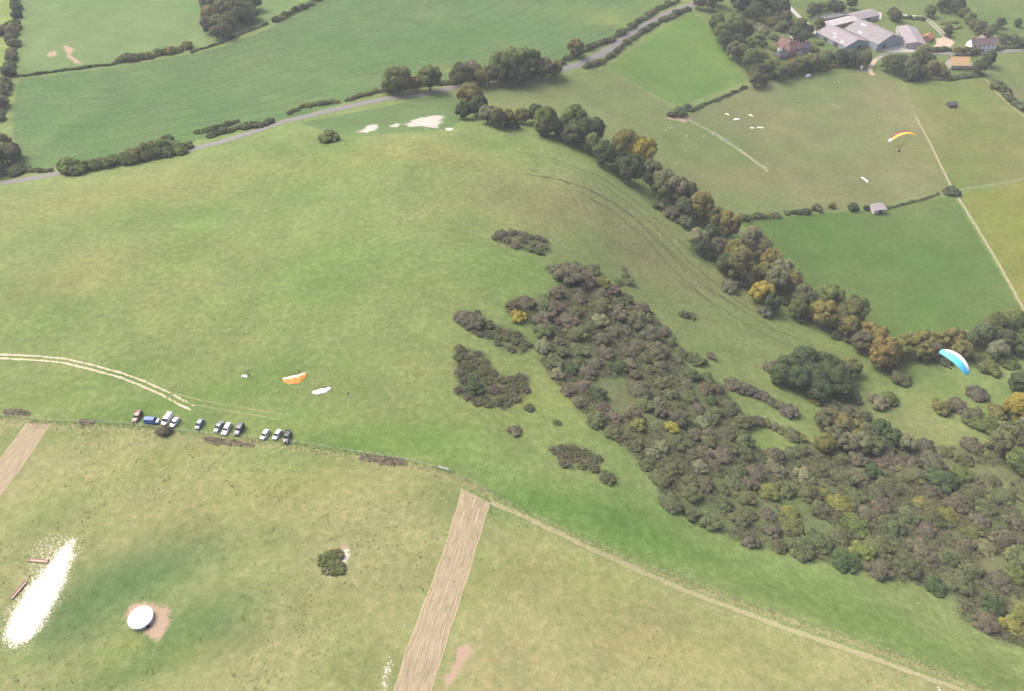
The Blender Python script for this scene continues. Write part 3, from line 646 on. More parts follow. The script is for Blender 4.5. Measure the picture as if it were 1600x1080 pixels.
bushes([(1066,342,28,'v'),(1044,330,26,'r'),(1140,446,28,'r'),(1196,486,24,'r'),(1160,442,20,'v'),(1025,318,20,'v'),(960,262,18,'v'),(880,214,22,'v'),(1250,496,22,'v'),(1330,530,22,'v'),(1382,566,28,'r'),(1470,560,26,'v'),(1572,562,30,'g'),(1540,570,24,'v'),(1522,556,22,'g'),(1220,468,18,'v'),(1305,520,20,'d'),(1100,395,20,'v'),(800,194,20,'v'),(850,206,20,'v'),(962,250,20,'g')],
  'at the slope side of the tree belt', 'bushes beside the tree belt')
# the dark clump in the combe
trees([(1226,572,36,'d'),(1252,560,36,'d'),(1282,570,38,'d'),(1262,586,38,'d'),(1242,592,32,'d'),(1296,590,36,'d'),(1276,606,34,'d'),(1312,578,32,'v'),(1326,570,26,'b'),(1308,606,30,'d'),(1214,586,24,'d')], 'in the dense clump on the combe side', 'trees of the combe clump', .9)
bushes([(1275,624,22,'k'),(1300,634,30,'v'),(1318,642,28,'r'),(1334,620,24,'v'),(1205,574,22,'r'),(1345,650,26,'v')], 'round the foot of the dark tree clump', 'bushes round the dark clump')
# single bushes on the valley floor
bushes([(1404,588,30,'v'),(1388,622,28,'g'),(1372,628,26,'p'),(1470,636,28,'b'),(1496,632,28,'r'),(1526,612,30,'r'),(1545,574,28,'g'),(1520,650,30,'v'),(1516,658,22,'g'),(1542,664,34,'g'),(1556,640,28,'b')], 'standing in the open valley grass', 'bushes in the valley grass')
trees([(1592,594,34,'d'),(1584,634,40,'y'),(1610,640,36,'k'),(1576,678,44,'v'),(1600,668,36,'p'),(1556,690,34,'v'),(1592,716,40,'g')], 'at the mouth of the valley beyond the open grass', 'trees at the valley mouth', .85)

# trees along the lane
trees([(624,124,36,'l'),(610,132,22,'g'),(648,130,18,'o'),(672,124,32,'g'),(722,118,32,'v'),(738,112,26,'p'),(752,122,22,'b'),(764,118,24,'v'),(784,106,36,'g'),(804,100,38,'g'),(824,96,36,'g'),(790,118,26,'d'),(812,116,26,'d'),(850,108,24,'v'),(866,108,20,'b'),
  (898,74,22,'b')], 'on the verge of the lane', 'trees beside the lane', .95)
bushes([(112,258,28,'l'),(136,258,22,'l'),(160,252,20,'g'),(180,248,18,'g'),(196,246,20,'g'),(216,242,22,'b'),(238,236,26,'g'),(256,230,28,'g'),(274,228,26,'g'),(290,226,20,'l'),(262,218,18,'g'),(148,258,18,'g'),(172,254,18,'g'),(206,248,20,'g'),(228,242,20,'g'),(246,238,20,'l'),(264,236,20,'g'),(282,234,18,'l'),(122,266,18,'l')], 'in the tall lane side hedge near the crop corner', 'tall hedge bushes by the lane', 1.0, scale=1.4)
def hedge(px, wpx, where, group, keys, gap=.62, ratio=.9, meshes=None, word='hedge', name='hedge'):
    pts = densify(px, 1.0); i = 0; b = hit1(*px[0]); o = empty(name, b); kk = {k: PAL[k][1] for k in keys}
    while i < len(pts):
        x, y = pts[i]; ww = wpx * (.75 + .5 * random.random()) * 1.15
        P = hit1(x + random.uniform(-.1, .1) * ww, y + random.uniform(-.1, .1) * ww); wm = ww / kpx(P); key = random.choice(keys)
        c = link('shrub', random.choice(meshes or BUSH), o); c.location = (P[0] - b[0], P[1] - b[1], P[2] - b[2] - .05); c.rotation_euler = (0, 0, random.random() * 6.28); c.scale = (wm, wm, wm * ratio * (.8 + .4 * random.random()))
        c.color = vary(PAL[key][0]); i += max(2, int(ww * gap))
    tag(o, f'{where}', 'hedge'); return o
hedge([(330,214),(352,206),(380,200),(402,198),(425,192)], 14, 'mid green hedge between the lane and the hill grass', '', 'gdv')
hedge([(310,208),(330,203),(352,196),(372,190)], 10, 'dark hedge stub between lane and crop near the tall lane trees', '', 'gdv')
hedge([(452,178),(470,168),(500,164),(530,158)], 9, 'thin low hedge between lane and crop beside the pit grass', '', 'vgb')
hedge([(545,156),(580,146),(605,142)], 9, 'brownish hedge stub between lane and crop before the light tree', '', 'rvb')
hedge([(600,142),(630,138),(660,134),(690,131)], 11, 'brown undergrowth hedge beneath the light lane trees', '', 'vbrg', .5, .7)
hedge([(702,130),(740,126),(780,122),(830,116),(872,110)], 13, 'leafy undergrowth hedge beneath the tallest lane trees', '', 'vgd', .5, .8)
hedge([(0,268),(20,262),(50,268),(80,268)], 12, 'pale shrubby hedge between the lane and the crop corner', '', 'vgp')
hedge([(880,98),(905,82),(930,72),(950,66),(970,54),(1000,34),(1030,14),(1060,2)], 11, 'long dark hedge lining the crop side of the winding lane', '', 'dgv', .55)
hedge([(915,106),(940,98),(958,86),(975,70),(1005,50),(1040,30),(1075,16)], 10, 'long hedge lining the bright paddock side of the lane', '', 'vgd', .55)
hedge([(30,120),(90,112),(150,104),(180,101)], 6, 'thin low dark hedge between far pasture and crop', '', 'dg', .6)
hedge([(186,96),(220,92),(250,86),(275,80),(298,75)], 14, 'thick bushy hedge above the crop near bare soil patches', '', 'gvk', .55)
hedge([(300,82),(350,66),(390,48),(420,38)], 5, 'very thin hedge curving below the round copse', '', 'dg', .7)
hedge([(432,34),(448,24),(470,14),(492,4),(512,-6)], 11, 'tall thin hedge above the crop beyond the copse', '', 'dg', .6)
hedge([(28,-10),(26,14),(26,30)], 14, 'dark green far end of the old pasture hedge', '', 'd', .5, 1.2)
hedge([(24,40),(20,58),(22,76),(18,96),(14,114),(10,132),(6,150),(4,168),(0,186)], 20, 'tall thick olive old hedge bordering the crop end', '', 'vbrv', .42, 1.0)
hedge([(14,44),(0,52),(-20,58)], 18, 'side hedge branching off the old thick hedge', '', 'vr', .5, 1.0)
trees([(4,222,30,'b'),(14,240,32,'v'),(-4,250,34,'g'),(24,236,22,'r')], 'at the corner of crop and lane', 'trees at the crop corner', .9)
bushes([(8,264,24,'p'),(26,266,22,'v'),(-10,270,26,'p')], 'under the corner trees by the lane', 'bushes under the corner trees')
# copse in the far pasture
trees([(330,8,24,'v'),(345,2,24,'p'),(362,-2,24,'d'),(380,0,24,'d'),(398,4,22,'d'),(352,18,26,'v'),(372,16,26,'d'),(388,16,24,'d'),(332,26,24,'b'),(328,40,20,'r'),(346,38,24,'v'),(362,32,24,'g'),(354,48,20,'r'),(378,28,22,'d'),(395,22,20,'d'),(340,52,16,'r')], 'in the round copse on the far pasture', 'trees of the far copse', .9)
bushes([(516,214,26,'g'),(504,214,16,'v')], 'on the brow above the chalk pit', 'bushes on the pit brow', .6)
# hedges between the fields
hedge([(1078,174),(1100,164),(1130,152),(1166,136)], 7, 'low dark hedge along the bright paddock', '', 'dv', .6, .8)
bushes([(1060,172,22,'v'),(1074,166,12,'d'),(1048,178,12,'r')], 'where four pastures meet', 'bushes where pastures meet', .9)
hedge([(1148,342),(1180,340),(1220,337)], 12, 'low hedge along the dark meadow near the tree belt', '', 'dvg', .7, .7)
hedge([(1228,335),(1262,331),(1285,328)], 13, 'gappy row of hedge bushes above the dark meadow', '', 'dvg', .95, .8)
bushes([(1298,320,12,'k'),(1332,323,14,'d'),(1352,324,10,'d')], 'by the tin shed in the hedge line', 'bushes by the tin shed', 1.0)
hedge([(1384,326),(1410,320),(1440,312),(1468,303)], 6, 'thin low hedge running from the tin shed to the paddock corner', '', 'dv', .6, .6)
bushes([(1487,297,20,'d'),(1478,300,12,'v')], 'at the corner of four paddocks', 'bushes at the paddock corner', .75)
hedge([(1555,135),(1572,150),(1590,166),(1606,176)], 18, 'dark overgrown hedge along the east paddock', '', 'dv', .5, .8)
# farm and gardens
trees([(1118,34,24,'g'),(1128,48,30,'g'),(1146,44,34,'g'),(1132,62,26,'d'),(1150,66,26,'d'),(1164,52,22,'d'),(1145,80,26,'v'),(1160,84,24,'g'),(1168,70,20,'l'),(1170,96,30,'g'),(1184,96,28,'g'),(1180,112,24,'v'),(1196,108,22,'g'),(1178,126,20,'v'),(1190,124,18,'d'),
  (1152,6,28,'d'),(1170,4,30,'d'),(1188,2,30,'d'),(1205,8,28,'d'),(1176,20,26,'d'),(1220,14,24,'d'),(1225,28,20,'v'),(1106,4,22,'v'),(1118,-4,24,'d'),(1090,4,18,'r')], 'screening the brick house from the bright paddock', 'trees west of the brick house', 1.0, scale=1.08)
trees([(1216,114,22,'g'),(1232,108,22,'v'),(1248,102,24,'v'),(1264,98,24,'b'),(1278,94,24,'g'),(1290,88,20,'v'),(1310,90,22,'d'),(1324,92,22,'d'),(1338,94,20,'g'),(1350,92,18,'v'),
  (1384,98,24,'g'),(1398,100,30,'d'),(1414,104,30,'v'),(1428,96,24,'d'),(1436,84,24,'g'),(1446,92,22,'d'),(1452,106,22,'b'),(1464,108,18,'b'),(1472,114,16,'v'),(1526,104,22,'d'),(1540,92,22,'d'),(1434,112,22,'d'),(1420,114,22,'d')], 'in the tree screen below the farm buildings', 'trees below the farm', 1.0, scale=1.08)
trees([(1494,80,14,'b'),(1506,79,14,'b'),(1516,80,14,'r'),(1525,79,12,'b')], 'in front of the white house', 'trees in front of the white house', .8, scale=1.05)
trees([(1268,16,22,'v'),(1282,14,22,'g'),(1296,12,22,'d'),(1308,14,20,'d'),(1328,6,18,'d'),(1392,20,18,'g'),(1398,26,16,'d'),(1248,40,20,'g'),(1278,36,16,'g'),(1240,52,22,'d'),(1252,60,20,'d'),(1262,46,16,'d'),(1222,40,18,'g')], 'behind the barns', 'trees behind the barns', .95, scale=1.08)
trees([(1450,18,18,'g'),(1470,8,20,'d'),(1482,4,20,'p'),(1494,10,20,'d'),(1504,18,18,'g'),(1512,28,18,'l'),(1520,36,18,'v'),(1528,44,20,'v'),(1540,50,18,'v'),(1560,36,16,'d'),(1588,36,12,'d'),(1580,62,16,'v'),(1596,66,18,'d'),(1566,60,16,'v'),(1480,44,12,'v'),(1478,50,14,'d'),(1550,44,14,'v')], 'in the gardens round the white house', 'garden trees round the white house', .9, scale=1.08)
bushes([(1212,30,16,'v'),(1232,36,16,'g'),(1206,74,12,'l'),(1186,56,14,'l'),(1248,88,14,'v'),(1178,34,16,'v'),(1270,76,14,'k'),(1280,66,12,'l'),(1210,96,12,'g'),(1185,40,20,'r'),(1200,36,18,'k'),(1190,46,20,'p'),(1206,56,14,'p'),(1215,44,16,'r'),(1232,46,14,'p'),(1190,68,14,'d'),(1206,100,14,'v'),(1226,100,12,'k'),(1240,94,12,'o'),(1218,62,12,'d')], 'in the garden of the brick house', 'garden bushes of the brick house', .7)
hedge([(1192,124),(1220,120),(1250,114),(1280,108),(1310,104),(1340,102)], 12, 'rough mixed hedge along the top of the landing field', '', 'dvgb', .55, .7)
hedge([(1416,126),(1450,122),(1490,122),(1530,118)], 12, 'thick hedge below the house with orange battens', '', 'dvg', .5, .6)
hedge([(1456,80),(1470,79),(1484,79)], 9, 'clipped dark hedge along the gravel yard', '', 'd', .5, 1.0)
hedge([(1472,38),(1486,36),(1500,36)], 5, 'upper garden bed hedge behind the white house', '', 'vb', .7, .8)
hedge([(1476,46),(1490,46),(1502,44)], 5, 'lower garden bed hedge behind the white house', '', 'vb', .7, .8)
hedge([(1404,28),(1425,30),(1442,32)], 8, 'short hedge beside the farm drive', '', 'dv', .6, .8)
hedge([(1556,78),(1575,74),(1600,72)], 9, 'hedge between back lane and white house garden', '', 'dv', .6, .7)

# scrub on the hillside
CLEAR = [(wpoly(p)) for p in ([(1172,668),(1200,690),(1240,700),(1220,712),(1178,700)],[(1250,790),(1275,780),(1290,795),(1262,803)],[(930,590),(985,590),(1000,640),(960,640)],[(1160,640),(1200,650),(1230,690),(1190,690)],[(1530,870),(1560,862),(1570,890),(1535,892)],[(1440,715),(1560,728),(1620,735),(1620,752),(1500,738)],[(1000,640),(1040,650),(1020,680)])]
spec = [(810,494,24,'y'),(1186,456,0,'y'),(1048,668,20,'y'),(996,664,24,'k'),(1200,770,28,'k'),(1232,800,26,'k'),(1310,786,32,'k'),(1346,860,34,'l'),(1236,820,34,'g'),(1480,804,26,'k'),(1287,768,18,'k'),(1440,785,24,'k'),(1550,945,34,'d'),(1580,978,34,'k'),(1600,960,34,'k'),(738,500,34,'r'),(724,494,24,'r'),(742,604,30,'d'),
        (885,428,40,'r'),(912,436,34,'u'),(940,440,26,'k'),(956,452,24,'u'),(848,478,26,'v'),(822,470,28,'r'),(864,480,30,'u'),(884,500,34,'r'),(846,500,30,'r'),(900,520,34,'v'),(850,516,30,'v'),(990,500,34,'v'),(1012,520,34,'r'),(1024,545,34,'r'),(960,486,34,'u'),(938,478,34,'v'),(936,500,28,'p'),(1470,750,44,'d'),(1500,740,30,'g'),(1375,790,28,'u'),(1520,770,34,'v')]
pts = []
def szone(p):
    q = np.array([p]); e = seg_dist(q, WSCR['main'], True)[0]
    for c in CLEAR:
        if seg_dist(q, c, True)[0] < 5.5: return 'beside a grassy gap in the hillside scrub'
    dv = seg_dist(q, W_PATH, False)[0]
    if e < 5.5: return 'at the edge of the scrub facing the dry path' if dv < 48 and p[1] < 190 else 'at the outer edge of the hillside scrub'
    zz = hgt(q)[0]
    return 'deep in the upper hillside scrub' if p[1] > 235 else 'deep in the lowest scrub by the valley' if zz < -33 else 'in the middle of the hillside scrub' if p[1] > 190 else 'deep in the broad lower scrub'
def free(p, dmin): return all((p[0] - q[0]) ** 2 + (p[1] - q[1]) ** 2 > (dmin + q[2]) ** 2 * .25 for q in pts)
for x, y, wpx, key in spec:
    if not wpx: continue
    P, wm = plant_at(x, y, wpx, .4); pts.append((P[0], P[1], wm)); z_ = szone(P[:2]); put_bush(P, wm * 1.2, .66, key, f'{sz(wm * 1.2, 6.2, 7.4)}{PAL[key][1]} bush {z_}', f'{sz(wm * 1.2, 6.2, 7.4)}{PAL[key][1]} scrub bushes {z_}', 'hawthorn_bush')
def scatter(poly, n, wmin, wmax, keys, label, group, meshes, ratio, name, tight=.62, clear=True):
    lo, hi = poly.min(0), poly.max(0); m = 0
    cand = lo + (hi - lo) * rng.random((n * 40, 2)); cand = cand[inside(cand, poly)]
    if clear:
        for c in CLEAR: cand = cand[~inside(cand, c)]
    for p in cand:
        wm = random.uniform(wmin, wmax) * (1.28 if not label and p[1] < 175 and p[0] > 85 else 1.0)
        if not free(p, wm * .86): continue
        pts.append((p[0], p[1], wm * .86)); key = random.choice(keys)
        lb, gb = (label, group) if label else (f'bush {szone(p)}', f'scrub bushes {szone(p)}')
        sw = sz(wm, 6.2, 7.4) if not label else sz(wm, 3.4, 4.2)
        put_bush((p[0], p[1], hgt(p)[0]), wm, ratio * (.8 + .4 * random.random()), key, f'{sw}{PAL[key][1]} {lb}', f'{sw}{PAL[key][1]} {gb}', name, meshes); m += 1
        if m >= n: break
    return m
nA = scatter(WSCR['main'], 240, 5.2, 8.4, 'rrrvvvvvurvvpvgrvrdvr', '', '', BUSH, .66, 'hawthorn_bush')
scatter(WSCR['upper'], 14, 3.4, 5.5, 'rrvvd', 'bush in the isolated scrub patch on the hill', 'bushes of the isolated patch', BUSH, .6, 'bush')
scatter(WSCR['west'], 16, 3.0, 4.6, 'rrvv', 'low bush at the western tip of the scrub', 'bushes at the scrub tip', GORSE, .9, 'gorse_bush')
scatter(WSCR['gorse'], 34, 3.0, 4.4, 'rvrvr', 'bush in the low thicket below the scrub tip', 'bushes of the low thicket', GORSE, 1.0, 'gorse_bush')
scatter(WSCR['south'], 14, 2.8, 4.0, 'rrrv', 'bush in the small patch south of the scrub', 'bushes of the small south patch', GORSE, .9, 'gorse_bush')
bushes([(978,432,14,'d'),(966,440,14,'v'),(982,440,16,'v'),(974,418,10,'v'),(1066,490,16,'v'),(1078,492,16,'v'),(1110,556,14,'r'),(1082,560,24,'v'),(1098,566,14,'d'),(1103,588,12,'v'),(804,672,18,'r'),(826,636,14,'v'),(948,746,24,'v'),(870,660,12,'v')], 'standing alone on the grass near the scrub', 'lone bushes near the scrub', .6)
bushes([(x, y, 20 * random.uniform(.8, 1.2), random.choice('rvru')) for x, y in densify([(1142,600),(1165,608),(1190,618),(1215,632),(1232,642)], 11)], 'in the line of shrubs down the slope', 'shrubs in a line down the slope', .65)
bushes([(x, y, 18 * random.uniform(.8, 1.2), random.choice('rvbp')) for x, y in densify([(1170,655),(1195,660),(1220,672),(1250,684)], 11)], 'in the second line of shrubs on the slope', 'shrubs in the second line', .65)
trees([(1288,655,30,'v'),(1308,660,32,'b'),(1330,668,30,'b'),(1350,676,30,'v'),(1372,668,26,'d'),(1390,680,26,'d'),(1342,690,28,'p'),(1364,696,28,'v'),(1300,676,26,'v'),(1320,690,26,'p'),(1284,692,26,'k'),(1412,690,24,'p')], 'between the scrub and the open valley grass', 'trees edging the valley scrub', .8)
# the copse in the mown field, the leafless bush by the cars
bushes([(512,872,26,'g'),(526,866,22,'v'),(528,886,22,'g'),(512,888,18,'p'),(520,878,20,'v')], 'in the small thicket on the mown field', 'bushes of the mown field thicket', .8, GORSE)
bushes([(257,671,18,'r')], 'overhanging the fence by the parked cars', 'bush by the cars', 1.0)

# low growth nobody could count: brambles under the scrub, weeds and dry grass along the fence, tufts in the mown field
M_BRAMBLE = leaf_mat('bramble'); 
def sprays(name, P2, hmax, size, colors, per, spread, label, cat, seed, mat=None, upright=False):
    r = np.random.default_rng(seed); m = len(P2); P = np.repeat(P2, per, 0); off = r.normal(size=P.shape) * spread; q = P + off
    hh = np.repeat(hmax * (.5 + .8 * r.random(m)), per); dz = np.sqrt(np.clip(1 - (off ** 2).sum(1) / (spread * 2) ** 2, 0.02, 1)) * hh * (.6 + .4 * r.random(len(q)))
    Pt = np.concatenate([q, (hgt(q) + (dz if not upright else size * .4))[:, None]], 1)
    Nn = r.normal(size=Pt.shape) * .5
    if upright: Nn[:, 2] += .75
    else: Nn[:, 2] += .8
    Nn /= np.linalg.norm(Nn, axis=1)[:, None]
    V, Fq = quads_from(Pt, Nn, size * (.6 + .8 * r.random(len(Pt))), r)
    me = np_mesh(name, V, Fq); cc = np.array(colors); ci = np.repeat(r.integers(len(cc), size=m), per); c = cc[ci] * (.7 + .6 * r.random((len(Pt), 1)))
    attr(me, 'vc', np.repeat(c, 4, 0)); nn = r.normal(size=Pt.shape) * .25 + [0, 0, 1]; nn /= np.linalg.norm(nn, axis=1)[:, None]; me.normals_split_custom_set_from_vertices(np.repeat(nn, 4, 0).tolist()); o = link(name, me, None, mat); tag(o, label, cat, kind='stuff'); return o
def vc_mat(name):
    m, nt, b = new_mat(name); t = NT(nt); a = t.n('ShaderNodeAttribute', attribute_name='vc').outputs['Color']; nt.links.new(a, b.inputs['Base Color']); b.inputs['Roughness'].default_value = .85; b.inputs['Specular IOR Level'].default_value = .12; return m
M_VC = vc_mat('undergrowth')
def fill(poly, n, clear=True, nz=None):
    lo, hi = poly.min(0), poly.max(0); c = lo + (hi - lo) * rng.random((n * 3, 2)); c = c[inside(c, poly)]
    if clear:
        for q in CLEAR: c = c[~inside(c, q)]
    if nz: c = c[fbm(c, nz[0], nz[1], 3) > nz[2]]
    return c[:n]
und = np.concatenate([fill(WSCR['main'], 6500, True, (14, 51, .36)), fill(WSCR['west'], 90, True, (6, 52, .42)), fill(WSCR['gorse'], 190), fill(WSCR['south'], 60), fill(WSCR['upper'], 80)])
sprays('undergrowth', und, .9, .42, [(.112,.114,.062),(.10,.118,.058),(.118,.112,.07),(.125,.112,.076),(.10,.125,.055)], 22, .75, 'low brambles and gorse filling the ground between scrub bushes', 'undergrowth', 61, M_VC)
# ------------------------------------------------------------------ materials of things
M_WHITE = flat('white_paint', (.80, .80, .78), .4, .05); M_WGLASS = flat('window_glass', (.03, .035, .04), .08, .1, spec=.6)
M_TYRE = flat('tyre_rubber', (.03, .03, .03), .85, .1); M_RIM = flat('alloy_rim', (.45, .45, .46), .35, .1, metal=.8)
M_CHROME = flat('lamp_glass', (.7, .7, .7), .15, .05); M_RED = flat('red_lamp', (.35, .02, .02), .3, .05)
M_WOODP = flat('weathered_post', (.30, .26, .19), .85, .25, 6); M_WIRE = flat('galvanised_wire', (.45, .45, .44), .4, .1, metal=.6)
M_STEEL = flat('galvanised_steel', (.55, .58, .58), .4, .12, metal=.4); M_BLACK = flat('black_fabric', (.02, .02, .022), .8, .1)
M_CANV = {}
def cmat(name, c, rough=.55, var=.08, scale=3.0, spec=.3):
    if name not in M_CANV: M_CANV[name] = flat(name, c, rough, var, scale, spec=spec)
    return M_CANV[name]
def slope_rot(P, rz):                             # stand on the slope: rotation that follows the ground
    e = 1.2; zx = (hgt([(P[0] + e, P[1])])[0] - hgt([(P[0] - e, P[1])])[0]) / (2 * e); zy = (hgt([(P[0], P[1] + e)])[0] - hgt([(P[0], P[1] - e)])[0]) / (2 * e)
    nz = Vector((-zx, -zy, 1)).normalized(); q = Vector((0, 0, 1)).rotation_difference(nz)
    return (q.to_matrix() @ Matrix.Rotation(rz, 3, 'Z')).to_euler()

# ------------------------------------------------------------------ parked cars
def loft(mb, secs):                               # cross sections: list of rings of equal length
    n_ = len(secs[0]); V = [p for s in secs for p in s]; Fs = []
    for i in range(len(secs) - 1): Fs += [(i * n_ + k, i * n_ + (k + 1) % n_, (i + 1) * n_ + (k + 1) % n_, (i + 1) * n_ + k) for k in range(n_)]
    Fs += [tuple(range(n_))[::-1], tuple((len(secs) - 1) * n_ + k for k in range(n_))]; return mb.add(V, Fs)
def ring_yz(x, hw, z0, z1, r=.12):
    return [(x, -hw + r * .4, z0), (x, hw - r * .4, z0), (x, hw, z0 + r), (x, hw, z1 - r * 1.6), (x, hw - r, z1 - r * .3), (x, hw * .5, z1), (x, -hw * .5, z1), (x, -hw + r, z1 - r * .3), (x, -hw, z1 - r * 1.6), (x, -hw, z0 + r)]
def car(kind, paint, tail, nose, label, rough=.22):
    # L length, W half width, H height, hood height, cabin base rear/front, roof rear/front (x measured from the middle, nose at +x)
    D = {'hatch': (4.0, .86, 1.46, .92, -1.85, 1.05, -1.35, .30), 'saloon': (4.5, .88, 1.43, .90, -1.55, 1.10, -1.05, .35), 'estate': (4.7, .89, 1.50, .95, -2.15, 1.05, -1.75, .35),
         'van': (4.8, .96, 1.98, 1.10, -2.3, 1.55, -2.22, .85), 'offroad': (4.5, .94, 1.86, 1.10, -2.1, .75, -2.02, .35), 'pickup': (5.0, .92, 1.74, 1.05, -.75, 1.05, -.55, .45)}[kind]
    L, W, Hh, hz, cb0, cb1, rf0, rf1 = D; a, b = hit([tail, nose]); c = (a + b) / 2; d = b - a; rz = math.atan2(d[1], d[0])
    o = empty('parked_car' if kind not in ('van', 'pickup') else 'parked_van' if kind == 'van' else 'parked_pickup', c); o.rotation_euler = slope_rot(c, rz)
    pm = cmat('paint_' + label.split(' with')[0].replace(' ', '_'), paint, rough, .04, .8, .5); h = L / 2
    mb = MB(); rear = hz + (.06 if kind in ('hatch', 'estate', 'van', 'offroad') else .0)
    loft(mb, [ring_yz(-h, W * .86, .38, rear - .18), ring_yz(-h + .12, W * .97, .28, rear), ring_yz(-h + .6, W, .24, rear + .02), ring_yz(0, W, .24, hz + .04), ring_yz(cb1, W, .24, hz), ring_yz(h - .45, W * .97, .26, hz - .12), ring_yz(h - .12, W * .88, .30, hz - .22), ring_yz(h, W * .74, .38, hz - .34)])
    if kind == 'pickup':
        mb2 = MB(); 
        for s in (-1, 1): mb2.box((-h + .98, s * (W - .07), hz + .14), (1.75, .1, .26))
        mb2.box((-h + .08, 0, hz + .14), (.1, 2 * W - .04, .26)); mb2.build('load_bed_side', pm, o, .02)
    mb.build('body', pm, o, smooth=False)
    zb, zt = hz - .02, Hh - .05; wb, wt = W - .05, W * .80
    P = lambda x, y, z: (x, y, z)
    quads = {'windscreen': [(cb1, -wb, zb), (cb1, wb, zb), (rf1, wt, zt), (rf1, -wt, zt)], 'rear_window': [(cb0, wb, zb), (cb0, -wb, zb), (rf0, -wt, zt), (rf0, wt, zt)]}
    for nm, q in quads.items():
        mb = MB(); ctr = Vector((0, 0, (zb + zt) / 2)); v = [Vector(p) for p in q]; ins = [p + (ctr - p).normalized() * .06 for p in v]
        mb.add(v + ins, [(0, 1, 2, 3), (7, 6, 5, 4), (0, 4, 5, 1), (1, 5, 6, 2), (2, 6, 7, 3), (3, 7, 4, 0)]); mb.build(nm, M_WGLASS, o)
    for s in (-1, 1):
        mb = MB(); v = [Vector((cb0, s * wb, zb)), Vector((cb1, s * wb, zb)), Vector((rf1, s * wt, zt)), Vector((rf0, s * wt, zt))]; ins = [p - Vector((0, s * .06, 0)) for p in v]
        mb.add(v + ins, [(0, 1, 2, 3), (7, 6, 5, 4), (0, 4, 5, 1), (1, 5, 6, 2), (2, 6, 7, 3), (3, 7, 4, 0)]); mb.build('side_window', M_WGLASS if kind != 'van' else pm, o)
        if kind == 'van': MB().box((.95, s * (wb + wt) / 2 * 1.005, (zb + zt) / 2 + .05), (.7, .06, .5)).build('side_window', M_WGLASS, o)
        for x0, x1 in ((cb0, rf0), (cb1, rf1), ((cb0 + cb1) / 2, (rf0 + rf1) / 2)): MB().tube([(x0, s * (wb + .005), zb), (x1, s * (wt + .005), zt)], .045, 4).build('pillar', pm, o)
        for x in (-h + .78, h - .80):
            wl_ = empty('wheel', (x, s * (W - .10), .32)); wl_.parent = o
            MB().tube([(0, -.10, 0), (0, .10, 0)], .32, 14).build('tyre', M_TYRE, wl_, .02); MB().tube([(0, s * .09, 0), (0, s * .115, 0)], .20, 12).build('rim', M_RIM, wl_)
        MB().box((h - .10, s * W * .62, hz - .32), (.16, .28, .12)).build('headlight', M_CHROME, o, .02); MB().box((-h + .03, s * W * .72, hz - .25), (.08, .18, .22)).build('tail_light', M_RED, o)
        MB().box((cb1 - .12, s * (W + .08), hz + .08), (.14, .18, .13)).build('mirror', pm, o, .03)
    mb = MB(); loft(mb, [[(x, -y, zt - .01), (x, y, zt - .01), (x, y * .93, zt + .05 * k), (x, -y * .93, zt + .05 * k)] for x, y, k in ((rf0 - .04, wt * .97, .4), ((rf0 + rf1) / 2, wt + .02, 1.2), (rf1 + .04, wt * .97, .5))]); mb.build('roof', pm, o)
    MB().box((h - .02, 0, .48), (.12, W * 1.3, .16)).build('bumper', M_BLACK, o, .02)
    tag(o, label, 'van' if kind == 'van' else 'pickup' if kind == 'pickup' else 'car', 'vehicles parked along the fence'); return o
car('estate', (.16, .045, .05), (219, 646), (211.5, 659), 'maroon estate car standing at the open end of the parked row')
car('van', (.06, .13, .36), (230.5, 660), (246.5, 660.5), 'blue van with pale bonnet parked side on to the fence')
car('van', (.78, .78, .76), (268, 650), (256.5, 665), 'white van half hidden by the brown bush at the fence')
car('hatch', (.76, .77, .76), (279, 655.5), (268.5, 668), 'small white car tight beside the half hidden white van')
car('hatch', (.14, .20, .30), (316.5, 658.5), (308.5, 671), 'blue grey hatchback parked with wide gaps either side')
car('saloon', (.11, .14, .18), (347.5, 662.5), (338, 675), 'dark slate saloon parked next to the long white car')
car('estate', (.80, .80, .77), (359.5, 664), (350.5, 680), 'long white estate car reaching the fence between dark cars')
car('offroad', (.035, .05, .09), (378, 667.5), (371, 679.5), 'dark navy boxy offroad car beside the long white estate')
car('hatch', (.52, .60, .56), (419.5, 674.5), (410, 687), 'pale green silver car, first of the last three parked')
car('hatch', (.58, .58, .62), (439, 675), (429.5, 687), 'lilac silver car between pale green car and black pickup')
car('pickup', (.04, .045, .05), (451, 678.5), (447.8, 691), 'black pickup with open bed at the end of the row')
b_ = [o for o in COL.objects if o.get('label', '').startswith('blue van')][0]
MB().add([(1.55, -.80, 1.08), (2.18, -.76, .95), (2.18, .76, .95), (1.55, .80, 1.08), (1.55, -.80, 1.13), (2.20, -.74, 1.0), (2.20, .74, 1.0), (1.55, .80, 1.13)], [(0,3,2,1),(4,5,6,7),(0,1,5,4),(1,2,6,5),(2,3,7,6),(3,0,4,7)]).build('bonnet', M_WHITE, b_)['label'] = 'pale bonnet panel'

